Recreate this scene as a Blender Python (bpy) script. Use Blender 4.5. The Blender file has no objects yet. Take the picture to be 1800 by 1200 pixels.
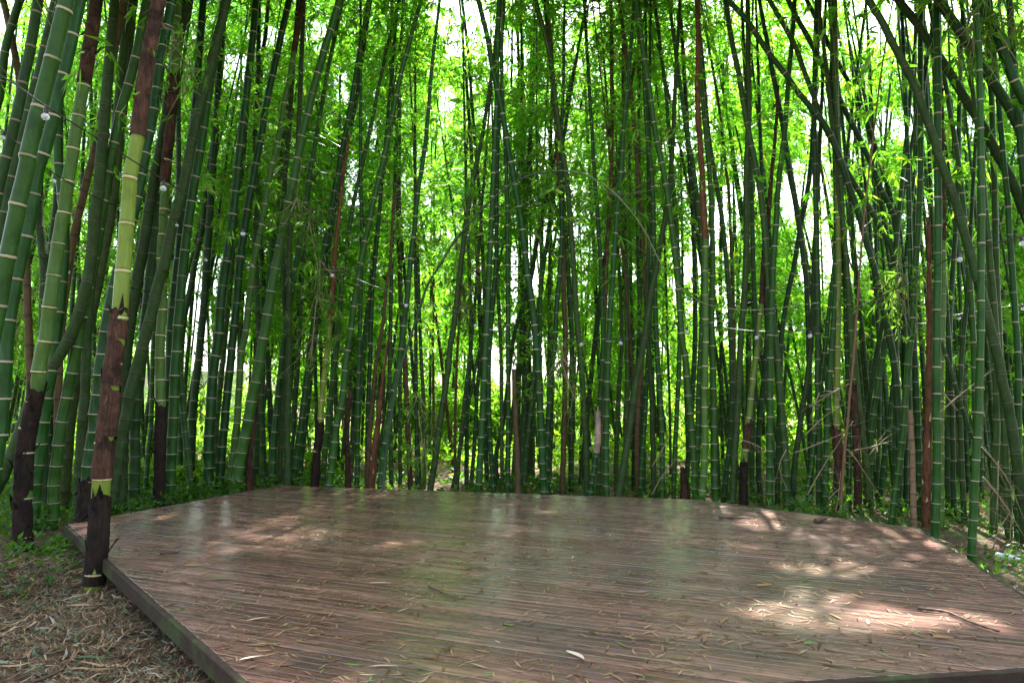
# Bamboo grove around an irregular wooden deck, seen from a clearing.
import bpy, math, random
import numpy as np
from mathutils import Vector

SC = bpy.context.scene
COL = SC.collection
R = math.radians
rnd = random.Random(11)
NR = np.random.default_rng(7)

# ------------------------------------------------------------------ camera
FPX, W0, H0 = 1200.0, 1800.0, 1200.0
PITCH = math.atan(90.0 / FPX)
CAMZ, DECKZ = 1.65, 0.25
cam = bpy.data.cameras.new('camera')
cam.sensor_width = 36.0
cam.lens = 36.0 * FPX / W0
cam.clip_start, cam.clip_end = 0.05, 2000.0
camo = bpy.data.objects.new('camera', cam)
camo.location = (0, 0, CAMZ)
camo.rotation_euler = (math.pi / 2 + PITCH, 0, 0)
COL.objects.link(camo)
SC.camera = camo

# ------------------------------------------------------------------ light
SUN_AZ, SUN_EL = R(16), R(57)
SUND = Vector((math.sin(SUN_AZ) * math.cos(SUN_EL), math.cos(SUN_AZ) * math.cos(SUN_EL), math.sin(SUN_EL)))
wd = bpy.data.worlds.new('World')
SC.world = wd
wd.use_nodes = True
nt = wd.node_tree
bg = nt.nodes['Background']
sky = nt.nodes.new('ShaderNodeTexSky')
sky.sky_type = 'NISHITA'
sky.sun_disc = False
sky.sun_elevation = SUN_EL
sky.sun_rotation = SUN_AZ
sky.air_density = 1.0
sky.dust_density = 3.0
sky.ozone_density = 1.0
hs = nt.nodes.new('ShaderNodeHueSaturation')       # milky, half-overcast sky
hs.inputs['Saturation'].default_value = 0.5
nt.links.new(sky.outputs[0], hs.inputs['Color'])
nt.links.new(hs.outputs[0], bg.inputs[0])
bg.inputs[1].default_value = 0.115
sun = bpy.data.lights.new('sun', 'SUN')
sun.energy = 5.0
sun.angle = R(0.8)
sun.color = (1.0, 0.97, 0.91)
suno = bpy.data.objects.new('sun', sun)
suno.rotation_euler = SUND.to_track_quat('Z', 'Y').to_euler()
COL.objects.link(suno)
SC.view_settings.view_transform = 'Standard'
SC.view_settings.look = 'None'
SC.view_settings.gamma = 1.0
SC.view_settings.exposure = 2.75
cy = SC.cycles
cy.max_bounces, cy.diffuse_bounces, cy.glossy_bounces = 7, 4, 3
cy.transmission_bounces, cy.transparent_max_bounces = 4, 4
cy.sample_clamp_indirect = 6.0
cy.use_denoising = True

# ------------------------------------------------------------------ pixel <-> world
CP, SP = math.cos(PITCH), math.sin(PITCH)
def ray(px, py):
    x, y = (px - W0 / 2) / FPX, (H0 / 2 - py) / FPX
    return Vector((x, CP - y * SP, SP + y * CP))
def at_y(px, py, Y):
    r = ray(px, py)
    k = Y / r.y
    return Vector((r.x * k, Y, CAMZ + r.z * k))
def at_z(px, py, Z):
    r = ray(px, py)
    k = (Z - CAMZ) / r.z
    return Vector((r.x * k, r.y * k, Z))
def project(P):
    P = np.asarray(P)
    x, y, z = P[:, 0], P[:, 1], P[:, 2] - CAMZ
    d = y * CP + z * SP
    u = -y * SP + z * CP
    d = np.where(np.abs(d) < 1e-3, 1e-3, d)
    return W0 / 2 + FPX * x / d, H0 / 2 - FPX * u / d, d

# ------------------------------------------------------------------ object helpers
def mesh_np(name, V, F, mat, uv=None, smooth=False, mats=None, mi=None):
    V = np.asarray(V, dtype=np.float32)
    F = np.asarray(F, dtype=np.int32)
    n = F.shape[1]
    me = bpy.data.meshes.new(name)
    me.vertices.add(len(V))
    me.vertices.foreach_set('co', V.ravel())
    me.loops.add(F.size)
    me.loops.foreach_set('vertex_index', F.ravel())
    me.polygons.add(len(F))
    me.polygons.foreach_set('loop_start', np.arange(0, F.size, n, dtype=np.int32))
    me.polygons.foreach_set('use_smooth', np.full(len(F), smooth, dtype=bool))
    for m in (mats or [mat]):
        me.materials.append(m)
    if mi is not None:
        me.polygons.foreach_set('material_index', np.asarray(mi, dtype=np.int32))
    if uv is not None:
        l = me.uv_layers.new(name='UVMap')
        l.data.foreach_set('uv', np.asarray(uv, dtype=np.float32).ravel())
    me.update(calc_edges=True)
    return me
def mesh_py(name, V, F, mat, smooth=False):
    me = bpy.data.meshes.new(name)
    me.from_pydata([tuple(v) for v in V], [], F)
    me.materials.append(mat)
    me.polygons.foreach_set('use_smooth', np.full(len(me.polygons), smooth, dtype=bool))
    me.update()
    return me
def link(name, me, parent=None, loc=None):
    o = bpy.data.objects.new(name, me)
    COL.objects.link(o)
    if parent is not None:
        o.parent = parent
    if loc is not None:
        o.location = loc
    return o
def tag(o, label=None, cat=None, group=None, kind=None):
    if label: o['label'] = label
    if cat: o['category'] = cat
    if group: o['group'] = group
    if kind: o['kind'] = kind
    return o
def empty(name, loc):
    o = bpy.data.objects.new(name, None)
    o.location = loc
    o.empty_display_size = 0.1
    COL.objects.link(o)
    return o

# ------------------------------------------------------------------ materials
class NT:
    def __init__(s, name):
        s.m = bpy.data.materials.new(name)
        s.m.use_nodes = True
        s.t = s.m.node_tree
        s.b = s.t.nodes['Principled BSDF']
        s.out = s.t.nodes['Material Output']
    def n(s, typ, **kw):
        x = s.t.nodes.new('ShaderNode' + typ)
        for k, v in kw.items():
            setattr(x, k, v)
        return x
    def l(s, a, b):
        s.t.links.new(a, b)
    def val(s, sock, v):
        if hasattr(v, 'is_output') or hasattr(v, 'links'):
            s.l(v, sock)
        else:
            sock.default_value = v
    def math(s, op, a, b=0.0, c=None):
        x = s.n('Math', operation=op)
        s.val(x.inputs[0], a); s.val(x.inputs[1], b)
        if c is not None: s.val(x.inputs[2], c)
        return x.outputs[0]
    def mix(s, f, a, b, mode='MIX'):
        x = s.n('MixRGB', blend_type=mode)
        s.val(x.inputs[0], f)
        s.val(x.inputs[1], a if hasattr(a, 'links') else (*a, 1.0))
        s.val(x.inputs[2], b if hasattr(b, 'links') else (*b, 1.0))
        return x.outputs[0]
    def step(s, x, lo, hi):
        m = s.n('MapRange', interpolation_type='SMOOTHSTEP')
        s.val(m.inputs[0], x)
        m.inputs[1].default_value, m.inputs[2].default_value = lo, hi
        return m.outputs[0]
    def noise(s, scale, detail=3.0, vec=None, rough=0.55):
        x = s.n('TexNoise')
        x.inputs['Scale'].default_value = scale
        x.inputs['Detail'].default_value = detail
        x.inputs['Roughness'].default_value = rough
        if vec is not None: s.l(vec, x.inputs['Vector'])
        return x.outputs[0]
    def coords(s, kind='Object', scale=(1, 1, 1), rot=(0, 0, 0), loc=None):
        c = s.n('TexCoord')
        m = s.n('Mapping')
        m.inputs['Scale'].default_value = scale
        m.inputs['Rotation'].default_value = rot
        s.l(c.outputs[kind], m.inputs['Vector'])
        if loc is not None: s.l(loc, m.inputs['Location'])
        return m.outputs[0]
    def ramp(s, f, stops):
        x = s.n('ValToRGB')
        e = x.color_ramp.elements
        while len(e) < len(stops): e.new(0.5)
        for q, (p, c) in zip(e, stops):
            q.position = p
            q.color = (*c, 1.0)
        s.val(x.inputs[0], f)
        return x.outputs[0]
    def bump(s, h, strength, dist=0.01):
        x = s.n('Bump')
        x.inputs['Strength'].default_value = strength
        x.inputs['Distance'].default_value = dist
        s.l(h, x.inputs['Height'])
        s.l(x.outputs[0], s.b.inputs['Normal'])
    def col(s, c): s.val(s.b.inputs['Base Color'], c if hasattr(c, 'links') else (*c, 1.0))
    def rough(s, v): s.val(s.b.inputs['Roughness'], v)

def culm_mat(name, c1, c2, ring, ringdark, moss, rough=0.34):
    """c1/c2 culm colour range, ring = pale band at each node, moss = 0..1 lichen and moss cover."""
    k = NT(name)
    inf = k.n('ObjectInfo')
    rv = inf.outputs['Random']
    uvn = k.n('UVMap'); uvn.uv_map = 'UVMap'
    sep = k.n('SeparateXYZ'); k.l(uvn.outputs[0], sep.inputs[0])
    v = sep.outputs[1]
    fr = k.math('FRACT', v)
    vec = k.coords('Generated' if False else 'Object', (1, 1, 0.18))
    vec2 = k.coords('Object', (1, 1, 1))
    base = k.mix(rv, c1, c2)
    r2 = k.math('FRACT', k.math('MULTIPLY', rv, 7.31))
    base = k.mix(k.math('MULTIPLY', k.step(r2, 0.55, 1.0), 0.5), base, tuple(q * m for q, m in zip(c2, (2.6, 1.5, 1.2) if c2[1] > c2[0] * 1.5 else (1.25, 1.2, 1.15))))
    streak = k.noise(38.0, 3, vec)
    base = k.mix(k.math('MULTIPLY', k.step(streak, 0.45, 0.75), 0.35), base, tuple(min(1, q * 1.7 + 0.012) for q in c2))
    blot = k.noise(5.0, 4, vec2)
    base = k.mix(k.math('MULTIPLY', k.step(blot, 0.52, 0.72), 0.45), base, tuple(q * 0.5 for q in c1))
    # waxy bloom just under a node
    bloom = k.step(fr, 0.72, 1.0)
    base = k.mix(k.math('MULTIPLY', bloom, 0.10), base, tuple(q * 1.6 + 0.03 for q in c2))
    if moss > 0:
        ms = k.noise(14.0, 5, vec2, 0.7)
        sp = k.noise(60.0, 2, vec2, 0.6)
        base = k.mix(k.math('MULTIPLY', k.step(ms, 0.46, 0.62), moss), base, (0.022, 0.032, 0.011))
        base = k.mix(k.math('MULTIPLY', k.step(sp, 0.60, 0.70), moss * 0.8), base, (0.055, 0.075, 0.035))
    # broken ring edge
    wob = k.math('MULTIPLY', k.math('SUBTRACT', k.noise(30.0, 2, vec2), 0.5), 0.03)
    f2 = k.math('ADD', fr, wob)
    pale = k.math('MULTIPLY', k.math('SUBTRACT', 1.0, k.step(f2, 0.050, 0.075)), k.step(f2, 0.004, 0.02))
    age = k.step(k.noise(2.2, 2, vec2), 0.28, 0.55)
    pale = k.math('MULTIPLY', pale, k.math('ADD', 0.35, k.math('MULTIPLY', age, 0.65)))
    base = k.mix(pale, base, ring)
    line = k.math('MULTIPLY', k.step(f2, 0.066, 0.078), k.math('SUBTRACT', 1.0, k.step(f2, 0.085, 0.105)))
    base = k.mix(k.math('MULTIPLY', line, ringdark), base, (0.02, 0.018, 0.012))
    scar = k.math('SUBTRACT', 1.0, k.step(f2, 0.0, 0.014))
    base = k.mix(k.math('MULTIPLY', scar, 0.7), base, (0.03, 0.022, 0.014))
    k.col(base)
    k.rough(k.math('ADD', rough, k.math('MULTIPLY', blot, 0.22)))
    k.b.inputs['Specular IOR Level'].default_value = 0.17
    k.bump(k.noise(90.0, 3, vec), 0.12, 0.004)
    return k.m

M = {}
M['f'] = culm_mat('culm_green', (0.0045, 0.034, 0.005), (0.013, 0.062, 0.007), (0.30, 0.27, 0.18), 0.7, 0.12, 0.30)
M['d'] = culm_mat('culm_dark_green', (0.008, 0.033, 0.007), (0.019, 0.060, 0.011), (0.19, 0.18, 0.11), 0.6, 0.35, 0.36)
M['o'] = culm_mat('culm_mossy', (0.013, 0.038, 0.008), (0.028, 0.060, 0.012), (0.060, 0.070, 0.035), 0.9, 0.75, 0.5)
M['y'] = culm_mat('culm_yellow_green', (0.14, 0.18, 0.026), (0.125, 0.19, 0.024), (0.50, 0.43, 0.24), 0.6, 0.0, 0.32)
M['g'] = culm_mat('culm_bright_green', (0.046, 0.110, 0.020), (0.066, 0.125, 0.022), (0.46, 0.40, 0.24), 0.6, 0.1, 0.32)
M['b'] = culm_mat('culm_dead_brown', (0.055, 0.036, 0.017), (0.095, 0.060, 0.028), (0.05, 0.035, 0.02), 0.9, 0.3, 0.6)
M['t'] = culm_mat('culm_dead_tan', (0.13, 0.088, 0.05), (0.17, 0.112, 0.068), (0.09, 0.06, 0.035), 0.9, 0.15, 0.6)

def sheath_mat(name, c1, c2, dark, dk=0.5):
    k = NT(name)
    vec = k.coords('Object', (1, 1, 0.10))
    v2 = k.coords('Object', (1, 1, 1))
    s = k.noise(55.0, 4, vec, 0.65)
    base = k.mix(k.step(s, 0.3, 0.7), c1, c2)
    b = k.noise(6.5, 5, v2, 0.65)
    base = k.mix(k.math('MULTIPLY', k.step(b, 0.46, 0.60), dk), base, dark)
    b2 = k.noise(17.0, 5, k.coords('Object', (1, 1, 0.45)), 0.7)
    base = k.mix(k.math('MULTIPLY', k.step(b2, 0.50, 0.62), 0.7 * dk), base, tuple(q * 0.6 for q in dark))
    base = k.mix(k.math('MULTIPLY', k.math('SUBTRACT', 1.0, k.step(b2, 0.33, 0.42)), 0.5), base, tuple(min(1, q * 1.8 + 0.01) for q in c2))
    f = k.noise(120.0, 2, vec)
    base = k.mix(k.math('MULTIPLY', k.step(f, 0.62, 0.72), 0.35), base, tuple(min(1, q * 2.2) for q in c2))
    k.col(base)
    k.rough(0.78)
    k.b.inputs['Specular IOR Level'].default_value = 0.15
    k.bump(s, 0.35, 0.006)
    return k.m
M['sh_brown'] = sheath_mat('sheath_brown', (0.034, 0.017, 0.011), (0.075, 0.037, 0.023), (0.012, 0.008, 0.006), 0.75)
M['sh_black'] = sheath_mat('sheath_blackish', (0.011, 0.0075, 0.0055), (0.027, 0.0165, 0.011), (0.006, 0.005, 0.0045), 0.7)
M['sh_red'] = sheath_mat('sheath_redbrown', (0.080, 0.034, 0.017), (0.130, 0.058, 0.028), (0.026, 0.012, 0.007), 0.45)
M['sh_pale'] = sheath_mat('sheath_pale', (0.24, 0.18, 0.13), (0.36, 0.28, 0.22), (0.07, 0.045, 0.03), 0.5)
M['sh_blade'] = sheath_mat('sheath_blade', (0.33, 0.27, 0.13), (0.42, 0.36, 0.2), (0.2, 0.13, 0.06), 0.3)

def leaf_mat(name, stops, tr, rough=0.45, tf=0.55):
    """thin leaf: diffuse front, light passing through, a weak gloss; hue varies leaf by leaf."""
    k = NT(name)
    g = k.n('NewGeometry')
    c = k.ramp(g.outputs['Random Per Island'], stops)
    tc = k.mix(1.0, c, tr, 'MULTIPLY')
    k.col(c); k.rough(rough)
    k.b.inputs['Specular IOR Level'].default_value = 0.35
    t = k.n('BsdfTranslucent'); k.l(tc, t.inputs[0])
    mx = k.n('MixShader'); mx.inputs[0].default_value = tf
    k.l(k.b.outputs[0], mx.inputs[1]); k.l(t.outputs[0], mx.inputs[2])
    k.l(mx.outputs[0], k.out.inputs[0])
    return k.m
GREEN = [(0.0, (0.040, 0.120, 0.011)), (0.35, (0.062, 0.175, 0.014)), (0.7, (0.095, 0.215, 0.017)), (0.93, (0.135, 0.235, 0.020)), (1.0, (0.20, 0.17, 0.04))]
M['leaf'] = leaf_mat('bamboo_leaf', GREEN, (3.35, 3.7, 1.7))
M['leaf_dark'] = leaf_mat('bamboo_leaf_deep', [(0.0, (0.035, 0.085, 0.014)), (0.6, (0.055, 0.125, 0.016)), (1.0, (0.09, 0.16, 0.02))], (3.2, 3.3, 1.4))
M['weed'] = leaf_mat('weed_leaf', [(0.0, (0.022, 0.068, 0.009)), (0.6, (0.038, 0.105, 0.011)), (1.0, (0.06, 0.14, 0.016))], (3.0, 3.0, 1.0), 0.4, 0.45)
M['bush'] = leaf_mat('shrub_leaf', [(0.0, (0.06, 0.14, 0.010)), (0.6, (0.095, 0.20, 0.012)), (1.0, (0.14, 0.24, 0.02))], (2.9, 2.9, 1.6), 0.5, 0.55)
DRY = [(0.0, (0.06, 0.034, 0.02)), (0.25, (0.15, 0.085, 0.045)), (0.5, (0.24, 0.155, 0.085)), (0.72, (0.34, 0.25, 0.15)), (0.84, (0.30, 0.15, 0.055)), (0.90, (0.07, 0.13, 0.04)), (0.97, (0.11, 0.20, 0.055)), (1.0, (0.5, 0.44, 0.34))]
M['dry'] = leaf_mat('dry_leaf', DRY, (1.0, 1.0, 1.0), 0.5, 0.12)
MULCH = [(0.0, (0.045, 0.026, 0.014)), (0.3, (0.12, 0.072, 0.038)), (0.6, (0.22, 0.145, 0.078)), (0.74, (0.34, 0.245, 0.14)), (0.80, (0.04, 0.075, 0.028)), (0.94, (0.055, 0.10, 0.045)), (1.0, (0.34, 0.31, 0.27))]
M['mulch'] = leaf_mat('mulch_leaf', MULCH, (1.0, 1.0, 1.0), 0.55, 0.1)

def plain(name, c, rough=0.5, spec=0.5, nscale=20.0, var=0.3):
    k = NT(name)
    n = k.noise(nscale, 4, k.coords('Object'))
    k.col(k.mix(n, tuple(q * (1 - var) for q in c), tuple(min(1, q * (1 + var)) for q in c)))
    k.rough(rough)
    k.b.inputs['Specular IOR Level'].default_value = spec
    return k.m
M['cord'] = plain('black_cable', (0.012, 0.012, 0.012), 0.5)
M['socket'] = plain('black_plastic', (0.014, 0.014, 0.015), 0.4)
k = NT('frosted_bulb'); k.col(k.mix(k.noise(30, 2, k.coords('Object')), (0.55, 0.60, 0.64), (0.72, 0.77, 0.80))); k.rough(0.06); k.b.inputs['Transmission Weight'].default_value = 0.55
M['bulb'] = k.m
M['stick'] = plain('dark_twig', (0.06, 0.036, 0.024), 0.6, 0.4, 60, 0.5)
M['straw'] = plain('dry_twig', (0.22, 0.165, 0.095), 0.6, 0.3, 40, 0.4)
M['whip'] = plain('pale_green_stem', (0.10, 0.135, 0.05), 0.45, 0.4, 30, 0.3)
M['whip_red'] = plain('reddish_stem', (0.15, 0.07, 0.035), 0.55, 0.4, 30, 0.4)
M['paleleaf'] = plain('pale_dead_leaf', (0.50, 0.42, 0.34), 0.5, 0.4, 30, 0.2)
M['plastic'] = plain('white_plastic', (0.40, 0.44, 0.46), 0.3, 0.5, 10, 0.1)
M['post'] = plain('old_post_wood', (0.05, 0.036, 0.026), 0.8, 0.2, 12, 0.5)
M['bark'] = plain('bark', (0.07, 0.055, 0.04), 0.85, 0.2, 14, 0.5)

# ================================================================== GROUND
def gh(x, y):
    """ground height: almost flat, rising a touch to the left and into the grove."""
    h = 0.035 * math.sin(x * 1.3 + 0.7 * y) + 0.025 * math.sin(x * 2.9 - 1.9 * y + 1.0)
    if x < -3: h += min(0.10, (-3 - x) * 0.03)
    d = max(0.0, min(1.0, (y - 2.0) / 2.0))
    return h * (0.4 + 0.6 * d)
def ground():
    xs = np.unique(np.concatenate([np.linspace(-12, 12, 121), -np.geomspace(12, 900, 24), np.geomspace(12, 900, 24)]))
    ys = np.unique(np.concatenate([np.linspace(-4, 16, 101), -np.geomspace(4, 900, 20), np.geomspace(16, 900, 30)]))
    V = [(x, y, gh(x, y) if abs(x) < 14 and -5 < y < 18 else -0.02) for y in ys for x in xs]
    nx = len(xs)
    F = [(j * nx + i, j * nx + i + 1, (j + 1) * nx + i + 1, (j + 1) * nx + i) for j in range(len(ys) - 1) for i in range(nx - 1)]
    k = NT('soil')
    c = k.coords('Object')
    n1, n2, n3 = k.noise(0.35, 4, c), k.noise(9.0, 6, c, 0.7), k.noise(60.0, 3, c)
    soil = k.ramp(n2, [(0.25, (0.040, 0.026, 0.016)), (0.5, (0.10, 0.065, 0.040)), (0.75, (0.18, 0.125, 0.075))])
    gr = k.mix(n3, (0.03, 0.07, 0.015), (0.075, 0.14, 0.03))
    soil = k.mix(k.math('MULTIPLY', k.step(n1, 0.5, 0.62), 0.8), soil, gr)
    soil = k.mix(k.math('MULTIPLY', k.step(n3, 0.55, 0.75), 0.4), soil, (0.2, 0.15, 0.09))
    k.col(soil); k.rough(0.9); k.b.inputs['Specular IOR Level'].default_value = 0.2
    k.bump(n2, 0.8, 0.04)
    o = link('ground', mesh_py('ground', V, F, k.m, True))
    tag(o, 'brown litter-strewn forest floor running under the whole bamboo grove', 'ground', kind='structure')
ground()
# sunlit open strip beyond the grove
def glade():
    k = NT('sunlit_track')
    c = k.coords('Object')
    n = k.noise(0.8, 5, c, 0.7)
    k.col(k.ramp(n, [(0.35, (0.05, 0.12, 0.02)), (0.58, (0.12, 0.17, 0.05)), (0.75, (0.36, 0.33, 0.24))])); k.rough(0.9)
    V = [(-60, 22.5, 0.03), (60, 20.5, 0.03), (60, 28, 0.03), (-60, 30, 0.03)]
    o = link('track', mesh_py('track', V, [(0, 1, 2, 3)], k.m))
    tag(o, 'pale dirt track in the open beyond the grove', 'path', kind='structure')
glade()

# ================================================================== DECK
P_LB = at_z(120, 921, DECKZ); P_BL = at_z(490, 853, DECKZ); P_BR = at_z(1230, 878, DECKZ)
P_RB = at_z(1610, 928, DECKZ); P_R2 = at_z(1800, 1049, DECKZ); P_L2 = at_z(437, 1197, DECKZ)
P_F1 = at_z(1417, 1195, DECKZ); P_F2 = at_z(1800, 1172, DECKZ)
def isect(a, b, c, d):
    a, b, c, d = [Vector((q.x, q.y)) for q in (a, b, c, d)]
    r, s = b - a, d - c
    t = ((c.x - a.x) * s.y - (c.y - a.y) * s.x) / (r.x * s.y - r.y * s.x)
    q = a + r * t
    return Vector((q.x, q.y, DECKZ))
P_FL = isect(P_LB, P_L2, P_F1, P_F2); P_FR = isect(P_RB, P_R2, P_F1, P_F2)
DECK = [P_FL, P_FR, P_RB, P_BR, P_BL, P_LB]          # counter-clockwise from above
PANG = math.atan2(-1.0, 2.59)
def inside_deck(x, y, m=0.0):
    for i in range(len(DECK)):
        a, b = DECK[i], DECK[(i + 1) % len(DECK)]
        nx, ny = -(b.y - a.y), b.x - a.x
        L = math.hypot(nx, ny)
        if ((x - a.x) * nx + (y - a.y) * ny) / L < m: return False
    return True
def clip(poly, nx, ny, d):
    out = []
    for i in range(len(poly)):
        a, b = poly[i], poly[(i + 1) % len(poly)]
        da, db = a[0] * nx + a[1] * ny - d, b[0] * nx + b[1] * ny - d
        if da <= 0: out.append(a)
        if (da < 0) != (db < 0) and abs(da - db) > 1e-9:
            t = da / (da - db)
            out.append((a[0] + (b[0] - a[0]) * t, a[1] + (b[1] - a[1]) * t))
    return out
def deck():
    root = empty('wooden_deck', (0.2, 6.6, 0))
    tag(root, 'low wet brown many-sided deck of narrow boards, strewn with fallen leaves', 'deck')
    ca, sa = math.cos(-PANG), math.sin(-PANG)
    ox, oy = root.location.x, root.location.y
    loc = [((p.x - ox) * ca - (p.y - oy) * sa, (p.x - ox) * sa + (p.y - oy) * ca) for p in DECK]
    ymin, ymax = min(q[1] for q in loc), max(q[1] for q in loc)
    V, F = [], []
    r = random.Random(5)
    w, gap = 0.070, 0.007
    y = ymin
    while y < ymax:
        strip = clip(clip(loc, 0, 1, y + w - gap), 0, -1, -y)
        if len(strip) >= 3:
            x0, x1 = min(q[0] for q in strip), max(q[0] for q in strip)
            x = x0 - r.uniform(0, 2.5)
            while x < x1:
                L = r.uniform(2.2, 3.4)
                pc = clip(clip(strip, 1, 0, x + L - 0.004), -1, 0, -x)
                x += L
                if len(pc) < 3: continue
                dz = r.uniform(-0.0022, 0.0022)
                n = len(pc); b0 = len(V)
                cx, cyy = sum(q[0] for q in pc) / n, sum(q[1] for q in pc) / n
                ins = []
                for q in pc:
                    ins.append((q[0] + (0.002 if q[0] < cx else -0.002), q[1] + (0.003 if q[1] < cyy else -0.003)))
                V += [(q[0], q[1], dz + DECKZ) for q in ins]
                V += [(q[0], q[1], dz + DECKZ - 0.003) for q in pc]
                V += [(q[0], q[1], DECKZ - 0.028) for q in pc]
                F.append(tuple(b0 + i for i in range(n)))
                for k2 in (0, 1):
                    for i in range(n):
                        j = (i + 1) % n
                        F.append((b0 + k2 * n + i, b0 + (k2 + 1) * n + i, b0 + (k2 + 1) * n + j, b0 + k2 * n + j))
        y += w
    k = NT('deck_board_wood')
    g = k.n('NewGeometry')
    rv = g.outputs['Random Per Island']
    cs = k.coords('Object', (1.0, 14.0, 14.0))
    co = k.coords('Object')
    grain = k.noise(2.6, 6, cs, 0.7)
    fine = k.noise(9.0, 4, k.coords('Object', (1.0, 30.0, 30.0)), 0.6)
    c = k.ramp(rv, [(0.0, (0.115, 0.052, 0.036)), (0.4, (0.170, 0.080, 0.056)), (0.75, (0.215, 0.107, 0.076)), (1.0, (0.255, 0.138, 0.102))])
    c = k.mix(k.math('MULTIPLY', k.step(grain, 0.38, 0.62), 0.75), c, (0.032, 0.021, 0.017))
    c = k.mix(k.math('MULTIPLY', k.step(fine, 0.56, 0.72), 0.35), c, (0.22, 0.165, 0.135))
    blotch = k.noise(1.1, 5, co, 0.65)
    c = k.mix(k.math('MULTIPLY', k.step(blotch, 0.50, 0.66), 0.45), c, (0.046, 0.038, 0.036))
    alg = k.noise(0.6, 4, co, 0.6)
    c = k.mix(k.math('MULTIPLY', k.step(alg, 0.56, 0.70), 0.35), c, (0.085, 0.085, 0.045))
    k.col(c)
    wet = k.noise(1.5, 5, k.coords('Object', (0.7, 1.5, 1.0)), 0.62)
    rg = k.n('MapRange', interpolation_type='SMOOTHSTEP')
    k.l(wet, rg.inputs[0])
    rg.inputs[1].default_value, rg.inputs[2].default_value = 0.36, 0.52
    rg.inputs[3].default_value, rg.inputs[4].default_value = 0.40, 0.13
    k.rough(k.math('ADD', rg.outputs[0], k.math('MULTIPLY', k.math('SUBTRACT', fine, 0.5), 0.25)))
    k.b.inputs['Specular IOR Level'].default_value = 0.8
    # standing film of water in the wet patches
    k.l(k.math('MULTIPLY', k.step(k.noise(1.5, 5, k.coords('Object', (0.7, 1.5, 1.0)), 0.62), 0.44, 0.56), 0.45), k.b.inputs['Coat Weight'])
    k.b.inputs['Coat Roughness'].default_value = 0.32
    k.b.inputs['Coat IOR'].default_value = 1.45
    k.bump(k.math('ADD', k.math('MULTIPLY', grain, 0.7), k.math('MULTIPLY', k.noise(16, 4, co), 0.5)), 0.7, 0.007)
    o = link('deck_boards', mesh_py('deck_boards', V, F, k.m), root)
    o.rotation_euler = (0, 0, PANG)
    # rim boards
    k = NT('rim_board_wood')
    cs = k.coords('Object', (3, 3, 22))
    n = k.noise(3.0, 5, cs, 0.65); n2 = k.noise(2.2, 4, k.coords('Object'), 0.65); n3 = k.noise(26, 4, k.coords('Object'))
    c = k.mix(n, (0.020, 0.013, 0.009), (0.048, 0.034, 0.025))
    c = k.mix(k.math('MULTIPLY', k.step(n2, 0.44, 0.60), 0.75), c, (0.045, 0.065, 0.022))
    c = k.mix(k.math('MULTIPLY', k.step(n3, 0.58, 0.70), 0.6), c, (0.014, 0.012, 0.010))
    k.col(c); k.rough(0.8); k.b.inputs['Specular IOR Level'].default_value = 0.15; k.bump(n3, 0.8, 0.01)
    rim = k.m
    N = len(DECK)
    for i in range(N):
        a, b = DECK[i].copy(), DECK[(i + 1) % N].copy()
        d = (b - a).normalized(); nn = Vector((d.y, -d.x, 0))       # outward
        th, hh = 0.035, 0.105
        V, F = [], []
        seg = 14
        for s in range(seg + 1):
            p = a + (b - a) * (s / seg) - root.location
            p.z = 0
            if s == 0: p -= d * 0.0
            for (t, z) in ((0.0, DECKZ - 0.002), (th - 0.006, DECKZ - 0.002), (th, DECKZ - 0.008), (th, DECKZ - hh), (0.0, DECKZ - hh)):
                q = p + nn * (t + 0.003)
                V.append((q.x, q.y, z + (0.002 * math.sin(s * 1.7 + i) if z < DECKZ - 0.05 else 0)))
        for s in range(seg):
            for m in range(5):
                F.append((s * 5 + m, s * 5 + (m + 1) % 5, (s + 1) * 5 + (m + 1) % 5, (s + 1) * 5 + m))
        F.append((4, 3, 2, 1, 0)); F.append(tuple(seg * 5 + m for m in range(5)))
        link('rim_board', mesh_py('rim_board', V, F, rim), root)
    # joists' posts under the rim
    for i in range(N):
        a, b = DECK[i], DECK[(i + 1) % N]
        L = (b - a).length
        m = max(2, int(L / 1.3))
        d = (b - a).normalized(); nn = Vector((d.y, -d.x, 0))
        for s in range(m):
            p = a + (b - a) * ((s + 0.5) / m) - nn * 0.10 - root.location
            V = []
            for z in (-0.1, DECKZ - 0.03):
                for (u, v) in ((-1, -1), (1, -1), (1, 1), (-1, 1)):
                    q = p + d * 0.045 * u + nn * 0.045 * v
                    V.append((q.x, q.y, z))
            F = [(0, 1, 5, 4), (1, 2, 6, 5), (2, 3, 7, 6), (3, 0, 4, 7), (4, 5, 6, 7)]
            link('support_post', mesh_py('support_post', V, F, M['post']), root)
deck()

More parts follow.
